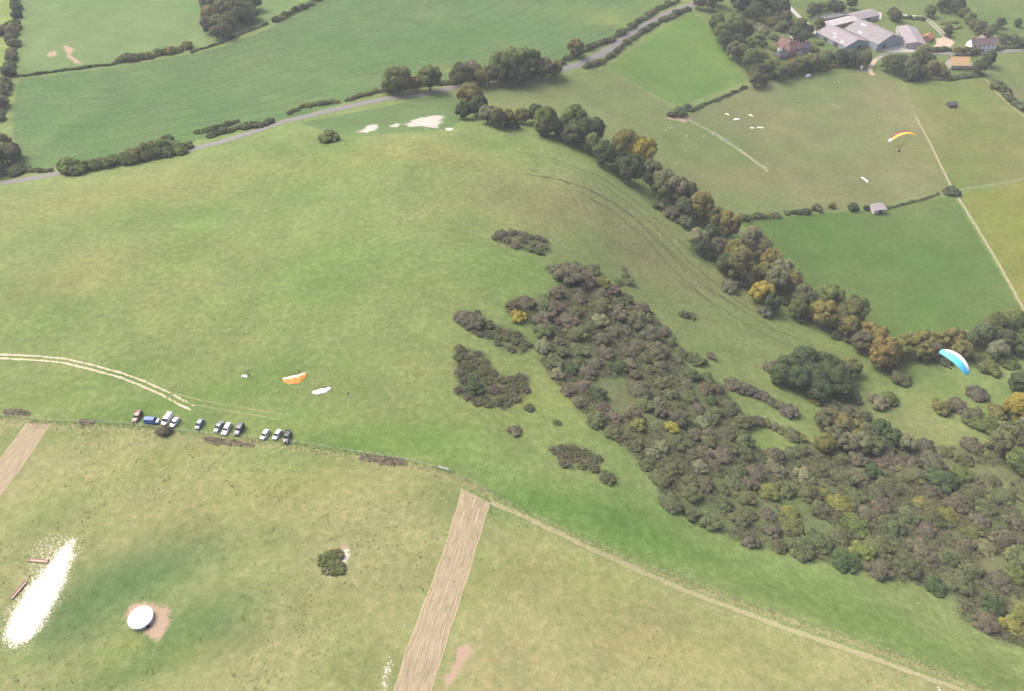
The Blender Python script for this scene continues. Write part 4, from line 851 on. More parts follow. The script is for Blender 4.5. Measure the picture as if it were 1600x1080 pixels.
# ------------------------------------------------------------------ people
def person_mat(name, top, legs, head=(.45, .28, .2)):
    m, nt, b = new_mat(name); t = NT(nt); z = t.n('ShaderNodeSeparateXYZ', ins={0: t.n('ShaderNodeTexCoord').outputs['Object']}).outputs[2]
    c = t.mix(t.math('GREATER_THAN', z, .93), legs, top); c = t.mix(t.math('GREATER_THAN', z, 1.50), c, head); nt.links.new(c, b.inputs['Base Color']); b.inputs['Roughness'].default_value = .8; return m
def skin_body(name, joints, edges, mat, parent):
    me = bpy.data.meshes.new(name); me.from_pydata([j[:3] for j in joints], edges, []); me.materials.append(mat)
    o = bpy.data.objects.new(name, me); COL.objects.link(o); o.parent = parent
    md = o.modifiers.new('skin', 'SKIN'); md.use_smooth_shade = True
    for i, j in enumerate(joints): me.skin_vertices[0].data[i].radius = (j[3], j[3] * (j[4] if len(j) > 4 else 1)); me.skin_vertices[0].data[i].use_root = (i == 0)
    s = o.modifiers.new('subdivision', 'SUBSURF'); s.levels = 1; s.render_levels = 1; return o
def fingers(sx, hand, fwd):
    J = []; E = []
    for k, (l, off) in enumerate(((.075, -.028), (.088, -.009), (.082, .010), (.066, .027), (.055, -.045))):
        b0 = (hand[0] + fwd[0] * .03, hand[1] + off, hand[2] + fwd[2] * .03) if k < 4 else (hand[0], hand[1] + off * .7, hand[2])
        p1 = tuple(b0[i] + fwd[i] * l * .6 for i in range(3)); p2 = (p1[0] + fwd[0] * l * .4 + .012, p1[1], p1[2] + fwd[2] * l * .4)
        J.append((b0, p1, p2))
    return J
def person(px, rz, top, legs, label, pose='stand', P=None, helmet=None):
    P = hit1(*px) if P is None else P; o = empty('person', P, rz)
    mat = person_mat('clothes_' + label.replace(' ', '_')[:40], top, legs)
    if pose == 'stand':
        J = [(0,0,.95,.15,.8),(0,0,1.15,.14,.8),(0,0,1.36,.165,.75),(0,0,1.49,.06),(0,.01,1.58,.085),(.01,.0,1.68,.095)]; E = [(0,1),(1,2),(2,3),(3,4),(4,5)]
        for s in (-1, 1):
            k = len(J); J += [(.0, s*.20, 1.40, .065), (.03, s*.27, 1.12, .048), (.16, s*.28, .90, .038), (.20, s*.28, .84, .034)]; E += [(2,k),(k,k+1),(k+1,k+2),(k+2,k+3)]
            for b0, p1, p2 in fingers(s, (.22, s*.28, .80), (.35, 0, -.94)):
                q = len(J); J += [(*b0, .010), (*p1, .009), (*p2, .008)]; E += [(k+3,q),(q,q+1),(q+1,q+2)]
            k = len(J); J += [(0, s*.10, .88, .10), (.03, s*.12, .50, .072), (-.02, s*.13, .10, .05), (.12, s*.14, .05, .045)]; E += [(0,k),(k,k+1),(k+1,k+2),(k+2,k+3)]
    else:                                          # hanging in a seat harness
        J = [(0,0,.95,.16,.8),(-.08,0,1.12,.15,.8),(-.18,0,1.36,.165,.75),(-.2,0,1.47,.06),(-.19,0,1.56,.09),(-.17,0,1.66,.095)]; E = [(0,1),(1,2),(2,3),(3,4),(4,5)]
        for s in (-1, 1):
            k = len(J); J += [(-.15, s*.20, 1.40, .065), (.02, s*.30, 1.55, .048), (-.02, s*.26, 1.80, .038), (-.02, s*.26, 1.86, .034)]; E += [(2,k),(k,k+1),(k+1,k+2),(k+2,k+3)]
            k = len(J); J += [(.10, s*.10, .94, .10), (.48, s*.13, 1.00, .075), (.62, s*.13, .62, .05), (.74, s*.13, .58, .042)]; E += [(0,k),(k,k+1),(k+1,k+2),(k+2,k+3)]
    skin_body('body', J, E, mat, o)
    hx, hz_ = J[5][0], J[5][2]; mb = MB()
    if helmet: 
        V = [(hx + math.cos(a) * math.cos(e) * .135, math.sin(a) * math.cos(e) * .12, hz_ + .02 + math.sin(e) * .135) for e in (0, .5, 1.0, 1.5) for a in np.arange(0, 6.28, .7854)]
        mb.add(V, [(i * 8 + k, i * 8 + (k + 1) % 8, (i + 1) * 8 + (k + 1) % 8, (i + 1) * 8 + k) for i in range(3) for k in range(8)] + [tuple(24 + k for k in range(8))]); mb.build('helmet', cmat('helmet_' + label[:20], helmet, .3), o)
    else:
        V = [(hx - .015 + math.cos(a) * math.cos(e) * .115, math.sin(a) * math.cos(e) * .105, hz_ + .03 + math.sin(e) * .10) for e in (0, .5, 1.0, 1.5) for a in np.arange(0, 6.28, .7854)]
        mb.add(V, [(i * 8 + k, i * 8 + (k + 1) % 8, (i + 1) * 8 + (k + 1) % 8, (i + 1) * 8 + k) for i in range(3) for k in range(8)] + [tuple(24 + k for k in range(8))]); mb.build('hair', cmat('hair', (.05, .035, .02), .7), o)
    tag(o, label, 'person'); return o

# ------------------------------------------------------------------ paragliders in the air
def airfoil(u): return .17 * 5 * (.2969 * math.sqrt(u) - .1260 * u - .3516 * u * u + .2843 * u ** 3 - .1036 * u ** 4)
def paraglider(C, axes, span_arc, chord, mats, label, lines_len=6.6, ang=R(58), cells=36, le=.22, dark=None):
    """C = middle of the canopy; axes = (span, forward, up) unit vectors"""
    ex, ey, ez = [Vector(a) for a in axes]; o = empty('paraglider', C); o.matrix_world = Matrix(((ex.x, ey.x, ez.x, C[0]), (ex.y, ey.y, ez.y, C[1]), (ex.z, ey.z, ez.z, C[2]), (0, 0, 0, 1)))
    Rr = span_arc / (2 * ang); ns = cells * 2 + 1; us = [0, .02, .06, .12, .22, .36, .55, .78, 1.0]; up = []; lo = []
    for i in range(ns):
        s = -1 + 2 * i / (ns - 1); ph = s * ang; c = chord * math.sqrt(max(.02, 1 - .86 * s * s)); le_y = .42 * chord - .40 * chord * s * s
        nx, nz = math.sin(ph), math.cos(ph); bul = .028 * c if i % 2 else 0
        row_u, row_l = [], []
        for u in us:
            th = airfoil(u) * c; y = le_y - u * c; cam_ = .035 * c * 4 * u * (1 - u)
            ru = Rr + cam_ + th * .62 + bul * (1 if 0 < u < 1 else 0); rl = Rr + cam_ - th * .38 - bul * .6 * (1 if 0 < u < 1 else 0)
            row_u.append((nx * ru, y, nz * ru - Rr)); row_l.append((nx * rl, y, nz * rl - Rr))
        up.append(row_u); lo.append(row_l)
    def sheet(rows, j0, j1, i0, i1, th=.012, sgn=1):
        mb = MB(); n_ = j1 - j0 + 1; V = [rows[i][j] for i in range(i0, i1 + 1) for j in range(j0, j1 + 1)]
        mb.add(V, [(a * n_ + b, (a + 1) * n_ + b, (a + 1) * n_ + b + 1, a * n_ + b + 1) for a in range(i1 - i0) for b in range(n_ - 1)]); return mb
    jl = next(k for k, u in enumerate(us) if u >= le)
    t0 = int(ns * .10)
    sheet(up, 0, jl, t0, ns - 1 - t0).build('leading_edge', mats[0], o, smooth=True); sheet(up, jl, len(us) - 1, t0, ns - 1 - t0).build('top_surface', mats[1], o, smooth=True)
    sheet(up, 0, len(us) - 1, 0, t0).build('wing_tip', mats[2], o, smooth=True); sheet(up, 0, len(us) - 1, ns - 1 - t0, ns - 1).build('wing_tip', mats[2], o, smooth=True)
    sheet(lo, 0, len(us) - 1, 0, ns - 1).build('underside', mats[3], o, smooth=True)
    mb = MB()
    for sd_ in (-1, 1):
        hub = (sd_ * .22, .05, -lines_len)
        for i in range(2, ns // 2, 5):
            ii = i if sd_ < 0 else ns - 1 - i
            for u in (1, 4, 6): mb.tube([lo[ii][u], hub], .006, 3, False)
    mb.build('suspension_lines', M_BLACK, o)
    hb = MB(); hb.box((0, -.25, -lines_len - .85), (.46, .34, .75)); hb.box((0, .10, -lines_len - 1.10), (.46, .5, .22)); hb.build('harness', M_BLACK, o, .08)
    for sd_ in (-1, 1): MB().tube([(sd_ * .22, .05, -lines_len), (sd_ * .20, 0, -lines_len - .55)], .02, 5).build('riser', M_BLACK, o)
    tag(o, label, 'paraglider', 'paragliders in flight'); return o
def on_ray(px, dep): d = rays([px])[0]; return Vector((d[0] * dep, d[1] * dep, CAMZ + d[2] * dep))
c_maroon = cmat('maroon_nylon', (.17, .035, .06)); c_yel = cmat('yellow_nylon', (.68, .42, .05)); c_pale = cmat('pale_lilac_nylon', (.50, .42, .50)); c_und = cmat('underside_maroon_nylon', (.22, .05, .08))  # underside maroon is slightly lighter than the top
def frame_for(span_dir, up):
    up = Vector(up).normalized(); ex = Vector(span_dir); ex = (ex - up * ex.dot(up)).normalized(); ey = up.cross(ex).normalized(); return ex, ey, up
C1 = on_ray((1411, 207), 268); ax1 = frame_for((1, .12, .10), (-.16, .04, 1)); 
pg1 = paraglider(C1, ax1, 11.4, 2.5, (c_maroon, c_yel, c_pale, c_und), 'maroon and yellow paraglider flying above the landing field', le=.55, ang=R(48))
p1 = C1 - ax1[2] * (6.6 + 1.85); pil = person(None, math.atan2(ax1[1].y, ax1[1].x), (.03, .03, .035), (.03, .03, .04), 'dark clad pilot seated under the maroon and yellow paraglider', 'sit', p1, (.06, .06, .06))
c_cy = cmat('cyan_nylon', (.10, .52, .80)); c_wh = cmat('white_nylon', (.85, .86, .86)); c_blue_shade = cmat('shaded_blue_nylon', (.03, .07, .16))  # dark blue: shadow on the underside put into its colour
C2 = on_ray((1496, 560), 205); tc = (Vector((0, 0, CAMZ)) - C2).normalized()
def across(pa, pb):                                # a direction across the line of sight
    a, b = [Vector(r_).normalized() for r_ in rays([pa, pb])]; return (b - a).normalized()
up2 = (tc * .90 + across((1490, 566), (1496, 556.5)) * .42).normalized(); span2 = across((1472, 548), (1510, 584))
ax2 = frame_for(span2, up2)
pg2 = paraglider(C2, ax2, 10.6, 2.9, (c_wh, c_cy, c_cy, c_blue_shade), 'cyan and white paraglider banking over the wooded combe', le=.30, ang=R(50))
p2 = C2 - ax2[2] * (6.6 + 1.85); pil2 = person(None, math.atan2(ax2[1].y, ax2[1].x), (.03, .04, .06), (.03, .03, .04), 'pilot hanging under the cyan and white paraglider', 'sit', p2, (.5, .5, .5)); 
q2 = ax2[2].to_track_quat('Z', 'Y')
for p_, ax in ((pil, ax1), (pil2, ax2)):
    m_ = Matrix(((ax[1].x, -ax[0].x, ax[2].x), (ax[1].y, -ax[0].y, ax[2].y), (ax[1].z, -ax[0].z, ax[2].z))); p_.rotation_euler = m_.to_euler()

# ------------------------------------------------------------------ canopies laid out on the ground
def ground_canopy(pa, pb, width, mats, label, seed, puff=.55, bow=-.35, name='paraglider_canopy', group=None):
    """pa, pb: the two tips in the photo; the cloth billows and creases on the grass"""
    a, b = hit([pa, pb]); c = (a + b) / 2; d = b - a; L = float(np.linalg.norm(d[:2])); rz = math.atan2(d[1], d[0]); o = empty(name, c); o.rotation_euler = slope_rot(c, rz)
    r = np.random.default_rng(seed); ns, nc = 41, 13; G = np.zeros((ns, nc, 3))
    for i in range(ns):
        s = -1 + 2 * i / (ns - 1); cw = width * math.sqrt(max(.03, 1 - .92 * s * s))
        for j in range(nc):
            u = j / (nc - 1); y = (.5 - u) * cw + bow * s * s * width + .12 * math.sin(s * 7 + seed); 
            G[i, j] = (s * L / 2 + .06 * math.sin(u * 9 + i), y, .06 + puff * (math.sin(math.pi * u) ** .8) * (1 - .8 * s * s) * (.75 + .25 * math.sin(s * 11 + seed)) + .10 * (i % 2) * math.sin(math.pi * u) + .05 * r.random())
    def part(nm, j0, j1, mat):
        mb = MB(); n_ = j1 - j0 + 1; m_ = ns * n_
        V = [tuple(G[i, j]) for i in range(ns) for j in range(j0, j1 + 1)]; V += [(x, y, max(z - .05, .015) * .9) for x, y, z in V]
        Fs = []
        for x in range(ns - 1):
            for y in range(n_ - 1):
                q = (x * n_ + y, (x + 1) * n_ + y, (x + 1) * n_ + y + 1, x * n_ + y + 1); Fs += [q, tuple(k + m_ for k in q[::-1])]
        mb.add(V, Fs); mb.build(nm, mat, o, smooth=True)
    k = max(2, int(nc * .36)); part('leading_edge', 0, k, mats[0]); part('top_surface', k, nc - 1, mats[1])
    ln = MB()
    for i in range(4, ns - 3, 4): ln.tube([tuple(G[i, 0]), (G[ns // 2, 0][0] * .2, width * .5 + 3.0, .05)], .008, 3, False)
    ln.build('suspension_lines', M_BLACK, o); tag(o, label, 'paraglider', group); return o
c_or = cmat('orange_nylon', (.80, .22, .03)); c_pk = cmat('pale_orange_nylon', (.85, .62, .50)); c_grey = cmat('pale_grey_nylon', (.70, .69, .74))
ground_canopy((443, 598), (479, 589), 3.9, (c_pk, c_or), 'orange paraglider canopy with pale leading edge spread on the grass', 3, .45, .34)
ground_canopy((488, 615), (517, 608), 2.2, (c_wh, c_grey), 'white paraglider canopy lying creased on the hill grass', 8, .4, .15)
ground_canopy((378, 587), (387.5, 588.5), 1.1, (c_wh, c_wh), 'small bunched white canopy beside a dark figure', 5, .4)
ground_canopy((1347, 277), (1357, 285), 1.5, (c_wh, c_wh), 'white canopy being gathered on the landing field', 6, .4)
c_py = cmat('pale_yellow_nylon', (.72, .74, .48))
for i, (pa, pb, lab) in enumerate((((1133, 177), (1140, 180), 'pale canopy with a dark shadow edge lying on the landing field'), ((1145, 187), (1155, 185.5), 'thin flat pale canopy stretched out on the landing field'), ((1169.5, 179), (1177, 182), 'bright pale canopy lying apart on the landing field'),
                      ((1171.5, 199.5), (1178, 200), 'short heaped yellowish canopy on the landing field'), ((1182, 199), (1193, 199.5), 'long yellowish canopy next to a short heaped one'))):
    ground_canopy(pa, pb, 1.6, (c_py, c_wh if i % 2 else c_py), lab, 20 + i, .35)
person((468, 583), 1.2, (.02, .022, .03), (.02, .02, .025), 'person in black standing beyond the orange canopy', helmet=(.04, .04, .05))
person((507, 606), .6, (.62, .60, .52), (.04, .05, .07), 'person in pale top standing behind the white canopy')
person((545, 618), 2.0, (.05, .07, .14), (.03, .035, .05), 'person in dark blue beside a white bag on the hill', helmet=(.5, .55, .6))
person((391, 589.5), 2.6, (.025, .03, .035), (.03, .03, .04), 'person in black next to the bunched white canopy')
person((1349.5, 282), 2.6, (.03, .03, .04), (.03, .03, .04), 'dark figure gathering the white canopy on the landing field')
def bag(px, col, label):
    P = hit1(*px); o = empty('rucksack', P, random.random() * 3); MB().box((0, 0, .22), (.75, .5, .42)).build('pack', cmat('pack_' + label[:12], col), o, .12)
    MB().box((0, 0, .46), (.5, .36, .08)).build('flap', cmat('pack_flap', (.2, .22, .25)), o, .03); tag(o, label, 'bag')
bag((547.5, 619.5), (.75, .76, .78), 'white glider bag on the grass beside a person')

# ------------------------------------------------------------------ sheep
M_WOOL = flat('wool', (.70, .66, .56), .95, .15, 8, bump=.6)
def sheep(P, rz, label, group):
    o = empty('sheep', P, rz)
    J = [(0,0,.62,.25),(.28,0,.63,.24),(.46,0,.66,.17),(.62,0,.60,.10),(.78,0,.48,.075),(-.32,0,.62,.24),(-.46,0,.60,.14),(-.52,0,.45,.04)]; E = [(0,1),(1,2),(2,3),(3,4),(0,5),(5,6),(6,7)]
    for x, pi in ((.30, 1), (-.34, 5)):
        for s in (-1, 1):
            k = len(J); kn = .05 if x < 0 else -.02
            J += [(x, s*.13, .46, .07), (x + (.05 if x < 0 else 0), s*.13, .33, .045), (x - (.05 if x < 0 else .02), s*.13, .20, .034), (x, s*.13, .02, .03)]; E += [(pi,k),(k,k+1),(k+1,k+2),(k+2,k+3)]
    for s in (-1, 1): k = len(J); J.append((.64, s*.13, .66, .025)); E.append((3, k))
    skin_body('body', J, E, M_WOOL, o); tag(o, label, 'sheep', group); return o
sh = None
for i, (x, y) in enumerate(((1040, 205.5), (1045, 201.5), (1050, 200.8), (1073, 214), (1100, 214.5), (1071, 238), (1057, 257.5))):
    P = hit1(x, y); lab = ('white sheep grazing in the huddle of three on the upper pasture' if i < 3 else 'white sheep grazing apart on the upper pasture'); grp = 'sheep in a huddle' if i < 3 else 'sheep grazing apart'
    if sh is None: sh = sheep(P, 1.0, lab, grp)
    else:
        o = copy_tree(sh); o.location = P; o.rotation_euler = (0, 0, i * 1.7); tag(o, lab, 'sheep', grp)
for i, (x, y) in enumerate(((1303, 129), (1311, 130))):
    o = copy_tree(sh); o.location = hit1(x, y); o.rotation_euler = (0, 0, i * 2.0); tag(o, 'white sheep near the hedge below the farm', 'sheep', 'sheep by the farm hedge')

# ------------------------------------------------------------------ water tank, troughs, gate, fences
P = hit1(222, 968); o = empty('water_tank', P, R(-20)); rt = 2.95
mb = MB(); N_ = 40
mb.prism([(math.cos(2 * math.pi * k / N_) * rt, math.sin(2 * math.pi * k / N_) * rt) for k in range(N_)], -.2, 1.25); mb.build('wall', flat('tank_wall', (.42, .44, .47), .6, .12, 2), o)
M_TROOF = flat('white_tank_roof', (.86, .86, .86), .45, .03, 1.2)
roof = empty('roof', (0, 0, 1.25)); roof.parent = o; seg = None
for k in range(20):
    a0, a1 = 2 * math.pi * k / 20, 2 * math.pi * (k + 1) / 20; am = (a0 + a1) / 2; rr = rt + .10
    V = [(0, 0, .62), (math.cos(a0) * rr, math.sin(a0) * rr, .02), (math.cos(am) * rr * 1.0, math.sin(am) * rr, .02), (math.cos(a1) * rr, math.sin(a1) * rr, .02), (math.cos(am) * .2, math.sin(am) * .2, .62)]
    mb = MB(); v2 = [(math.cos(a0) * .15, math.sin(a0) * .15, .60), (math.cos(a0) * rr, math.sin(a0) * rr, .0), (math.cos(am) * rr, math.sin(am) * rr, .03), (math.cos(a1) * rr, math.sin(a1) * rr, .0), (math.cos(a1) * .15, math.sin(a1) * .15, .60)]
    v3 = [(x, y, z - .06) for x, y, z in v2]; mb.add(v2 + v3, [(0,1,2,4),(2,3,4),(5,9,7,6),(7,9,8)] + [(i, 5 + i, 5 + (i + 1) % 5, (i + 1) % 5) for i in range(5)]); mb.build('roof_panel', M_TROOF, roof)
MB().tube([(0, 0, .58), (0, 0, .70)], .17, 12).build('vent_cap', flat('vent_grey', (.25, .25, .27)), roof)
MB().tube([(rt * .98 * math.cos(-.35), rt * .98 * math.sin(-.35), 1.3), (rt * 1.0 * math.cos(-.35) + .05, rt * math.sin(-.35), .02)], .06, 6).build('inlet_pipe', M_BLACK, o)
MB().box((rt * math.cos(-.35) + .10, rt * math.sin(-.35) - .1, .35), (.6, .8, .7), -.35).build('dark_opening', M_BLACK, o, .04)  # black box added to stand for the dark opening in the wall
tag(o, 'round water tank with white shallow cone roof on bare earth', 'tank')
def trough(pa, pb, wd, label, mat, name='feed_trough'):
    a, b = hit([pa, pb]); c = (a + b) / 2; d = b - a; L = float(np.linalg.norm(d)); o = empty(name, c); o.rotation_euler = slope_rot(c, math.atan2(d[1], d[0]))
    MB().box((0, 0, .16), (L, wd, .06)).build('bottom', mat, o)
    for s in (-1, 1):
        MB().box((0, s * (wd / 2 + .03), .28), (L, .06, .30)).build('side_board', mat, o); MB().box((s * (L / 2 + .03), 0, .27), (.06, wd + .12, .30)).build('end_board', mat, o)
        MB().box((s * L * .38, 0, .06), (.12, wd + .2, .14)).build('foot', mat, o)
    tag(o, label, 'trough'); return o
M_PINKW = flat('reddish_timber', (.46, .32, .25), .8, .2, 4)
trough((46, 875.5), (75, 878), .75, 'reddish wooden feed trough across the top of the chalk patch', M_PINKW)
trough((18, 936), (42, 908.5), .75, 'reddish wooden feed trough along the edge of the chalk patch', M_PINKW)
trough((1113, 212), (1119, 210.5), .7, 'grey metal trough by the fence line of the upper pasture', M_STEEL, 'water_trough')
trough((1128, 221.5), (1135, 219), .7, 'grey metal trough at a gap in the fence line', M_STEEL, 'water_trough')
def fence(px, label, gap=3.2, hh=1.15, r=.06, wires=3, group=None, wr=.014):
    L = resample(wline(px), 1.0); d = np.concatenate([[0], np.cumsum(np.linalg.norm(np.diff(L, axis=0), axis=1))]); m = int(d[-1] / gap)
    q = np.stack([np.interp(np.arange(m + 1) * gap, d, L[:, k]) for k in (0, 1)], 1); z = hgt(q); b = np.array([q[0][0], q[0][1], z[0]]); o = empty('wire_fence', b)
    me = MB().tube([(0, 0, -.2), (0, 0, hh)], r, 6).mesh('post', M_WOODP)
    for p, zz in zip(q, z):
        c = link('post', me, o); c.location = (p[0] - b[0], p[1] - b[1], zz - b[2]); c.rotation_euler = (random.uniform(-.05, .05), random.uniform(-.05, .05), random.random() * 6)
    for k in range(wires):
        f = hh * (.35 + .28 * k); MB().tube([(p[0] - b[0], p[1] - b[1], zz - b[2] + f) for p, zz in zip(q, z)], wr, 3, False).build('wire', M_WIRE, o)
    tag(o, label, 'fence', group); return o
fence(FENCE_PX[1:10], 'post and wire fence running behind the parked cars')
fence([(700, 737), (740, 752), (768, 772), (900, 836), (1000, 880), (1150, 935), (1300, 986), (1420, 1028), (1560, 1084)], 'post and wire fence beside the long dry path', 4.5, 1.05, .045, wr=.005)
fence([(1072, 185), (1110, 205), (1150, 231), (1200, 267)], 'fence dividing the upper pasture from the landing field', 4.5)
fence([(1430, 182), (1452, 222), (1488, 296)], 'fence on the right hand edge of the landing field'.replace('right hand', 'eastern'), 4.5)
fence([(1494, 305), (1520, 346), (1560, 412), (1602, 488)], 'fence between the dark meadow and the yellowish meadow', 4.5)
fence([(1500, 297), (1560, 287), (1620, 276)], 'fence between the olive paddock and the yellowish meadow', 4.5)
P = hit1(563.5, 711); o = empty('marker_post', P); MB().tube([(0, 0, -.2), (0, 0, 1.75)], .17, 8).build('post', cmat('pale_post', (.66, .60, .42), .7), o); MB().tube([(0, 0, 1.74), (0, 0, 1.86)], [.19, .10], 8).build('cap', cmat('pale_cap', (.74, .70, .55)), o); tag(o, 'stout pale marker post standing in the fence line', 'post')
a, b = hit([(684, 731), (702, 736)]); c = (a + b) / 2; d = b - a; L = float(np.linalg.norm(d)); o = empty('field_gate', a); o.rotation_euler = (0, 0, math.atan2(d[1], d[0]))
for k in range(6): MB().tube([(0, 0, .28 + k * .18), (L, 0, .28 + k * .18)], .035, 6).build('bar', M_STEEL, o)
for x in (0, L): MB().tube([(x, 0, .22), (x, 0, 1.24)], .04, 6).build('stile', M_STEEL, o); MB().tube([(x + (-.18 if x == 0 else .18), 0, -.2), (x + (-.18 if x == 0 else .18), 0, 1.5)], .10, 8).build('gate_post', M_WOODP, o)
MB().tube([(.1, .0, .30), (L - .1, 0, 1.15)], .03, 6).build('brace', M_STEEL, o); tag(o, 'galvanised field gate leading into the mown field', 'gate')
# dry grass and weeds along the fence, tufts in the mown field
lf = resample(W_FENCE, .5); i_ = rng.integers(len(lf), size=2400); sprays('dry_grass', lf[i_] + rng.normal(size=(2400, 2)) * 1.1 + [0, -1.2], .2, .26, [(.25,.24,.115),(.28,.265,.13),(.21,.215,.10),(.23,.235,.105)], 4, .35, 'long pale dry grass along the fence line', 'grass', 71, M_VC, True)
wd = np.concatenate([fill(wpoly(p, 6), n, False) for p, n in (([(563,709),(600,714),(632,718),(634,727),(600,726),(562,718)], 420), ([(318,683),(350,686),(398,693),(396,698),(340,695),(318,690)], 300), ([(4,640),(30,640),(52,646),(40,651),(8,648)], 170), ([(122,656),(145,657),(148,663),(126,663)], 90))])
sprays('weeds', wd, .6, .36, [(.24,.20,.135),(.22,.195,.125),(.26,.215,.15),(.21,.205,.115)], 6, .3, 'brown withered docks and nettles by the fence', 'weeds', 72, M_VC, True)
tf = fill(wpoly(REG['mown_field'], 20), 3800, False, (26, 91, .5)); tf = tf[sdf(tf, W_CHALK[0]) < -1.5]
tf = tf[(tf[:, 0] < hit1(690, 900)[0]) | (rng.random(len(tf)) < .3)]
for q_ in W_EARTH: tf = tf[sdf(tf, q_) < -1.0]
sprays('grass_tuft_cover', tf, .18, .27, [(.10,.125,.048),(.115,.135,.055),(.135,.15,.062)], 4, .22, 'dark grass tufts dotted over the mown field', 'grass', 73, M_VC)

# ------------------------------------------------------------------ farm buildings
def roofmat(name, a, b, sc=.5, rough=.8):
    m, nt, bs = new_mat(name); t = NT(nt); pos = t.n('ShaderNodeTexCoord').outputs['Object']; n1 = t.noise(pos, sc, 4, .65); n2 = t.noise(pos, sc * 8, 3, .7)
    c = t.mix(t.ramp(t.math('ADD', t.math('MULTIPLY', n1, .6), t.math('MULTIPLY', n2, .4)), .35, .65), a, b); nt.links.new(c, bs.inputs['Base Color']); bs.inputs['Roughness'].default_value = rough; bs.inputs['Specular IOR Level'].default_value = .2; return m
R_ASB = roofmat('weathered_sheeting', (.225, .2, .21), (.315, .285, .29)); R_ASB2 = roofmat('mossy_sheeting', (.205, .19, .19), (.28, .26, .26)); R_WHT = roofmat('pale_sheeting', (.40, .37, .36), (.56, .52, .50))
R_RED = roofmat('brown_red_tiles', (.14, .085, .075), (.20, .125, .11), 1.0); R_DARK = roofmat('slate', (.085, .08, .095), (.125, .115, .13), 1.0); R_PUR = roofmat('plum_tiles', (.15, .105, .105), (.21, .155, .15), 1.0)
R_ORG = roofmat('new_battens', (.55, .35, .17), (.62, .42, .22), 1.5); R_TER = roofmat('terracotta', (.30, .14, .09), (.36, .18, .12), 1.0)
W_BRICK = roofmat('brick_wall', (.30, .17, .13), (.36, .22, .17), 2.0); W_WHITE = flat('white_render', (.78, .78, .78), .7, .05, 1); W_CLAD = roofmat('blue_grey_cladding', (.26, .31, .35), (.34, .39, .42), .8); W_STONE = roofmat('flint_wall', (.32, .30, .27), (.42, .40, .36), 1.5)
M_DOOR = flat('door_paint', (.10, .09, .08), .6, .1); M_TIMBER = flat('dark_timber', (.08, .07, .06), .9, .2)  # the timber is the dark wall colour of the paddock shelter
def gable(parent, x, y, L, Wd, eave, ridge, rz=0.0, wall=W_BRICK, roof=R_RED, over=.35, hip=0.0, ribs=0, chim=(), wins=(), doors=(), wall_name='wall', sky=(), z0=0.0):
    """a gabled block under parent: ridge along its local x. ribs = number of roof sheets each side"""
    e = empty('wing', (x, y, z0), rz); e.parent = parent
    h, v = L / 2, Wd / 2; mb = MB(); rx = h - hip
    mb.add([(-h,-v,-1.5),(h,-v,-1.5),(h,v,-1.5),(-h,v,-1.5),(-h,-v,eave),(h,-v,eave),(h,v,eave),(-h,v,eave),(-h if not hip else -rx,0,ridge),(h if not hip else rx,0,ridge)], [(0,1,5,4),(2,3,7,6),(1,2,6,9,5),(3,0,4,8,7),(4,5,9,8),(6,7,8,9),(0,3,2,1)])
    mb.build(wall_name, wall, e)
    rf = empty('roof', (0, 0, 0)); rf.parent = e; n_ = max(1, ribs); sl = (ridge - eave) / v; th = .12
    for s in (-1, 1):
        for k in range(n_):
            x0, x1 = -h - over + (L + 2 * over) * k / n_ + (.015 if n_ > 1 else 0), -h - over + (L + 2 * over) * (k + 1) / n_ - (.015 if n_ > 1 else 0)
            lift = .03 * (k % 2) + .06; r0_, r1_ = (max(x0, -rx - over * .2), min(x1, rx + over * .2)) if hip else (x0, x1)
            if r1_ < r0_: r0_ = r1_ = (r0_ + r1_) / 2
            A4 = [(x0, s * (v + over), eave - sl * over + lift), (x1, s * (v + over), eave - sl * over + lift), (r1_, s * .02, ridge + lift), (r0_, s * .02, ridge + lift)]
            MB().add(A4 + [(p[0], p[1], p[2] + th) for p in A4], [(0,3,2,1),(4,5,6,7),(0,1,5,4),(1,2,6,5),(2,3,7,6),(3,0,4,7)]).build('roof_panel', roof, rf)
    if hip:
        for s in (-1, 1):
            A3 = [(s * (h + over), -v - over, eave - sl * over + .06), (s * (h + over), v + over, eave - sl * over + .06), (s * rx, 0, ridge + .06)]
            MB().add(A3 + [(p[0], p[1], p[2] + th) for p in A3], [(0,2,1),(3,4,5),(0,1,4,3),(1,2,5,4),(2,0,3,5)]).build('hip_panel', roof, rf)
    MB().tube([(-rx - over, 0, ridge + .16), (rx + over, 0, ridge + .16)], .14, 6).build('ridge_cap', roof, rf)
    for cx_, cy_ in chim:
        zc = ridge - abs(cy_) * sl; MB().box((cx_, cy_, zc + .5), (.9, .7, 2.4)).build('chimney', W_BRICK, rf); MB().box((cx_, cy_, zc + 1.78), (1.05, .85, .16)).build('chimney_cap', W_STONE, rf)
    for (cx_, s, zz, ww, hh_) in wins:              # on the long walls
        wn_ = empty('window', (cx_, s * v, zz)); wn_.parent = e; MB().box((0, s * .02, 0), (ww + .2, .1, hh_ + .2)).build('frame', M_WHITE, wn_); MB().box((0, s * .06, 0), (ww, .06, hh_)).build('pane', M_WGLASS, wn_)
    for (cx_, s, ww, hh_) in doors: MB().box((cx_, s * (v + .03), hh_ / 2), (ww, .1, hh_)).build('door', M_DOOR, e)
    for (cx_, s, t_, ww, ll) in sky:
        MB().add([(cx_ + i * ww / 2, s * v * (t_ + j * ll / 2), eave + (ridge - eave) * (1 - t_ - j * ll / 2) + .30 + q * .05) for q in (0, 1) for i, j in ((-1,-1),(1,-1),(1,1),(-1,1))], [(0,3,2,1),(4,5,6,7),(0,1,5,4),(1,2,6,5),(2,3,7,6),(3,0,4,7)]).build('rooflight', M_WHITE, rf)
    return e
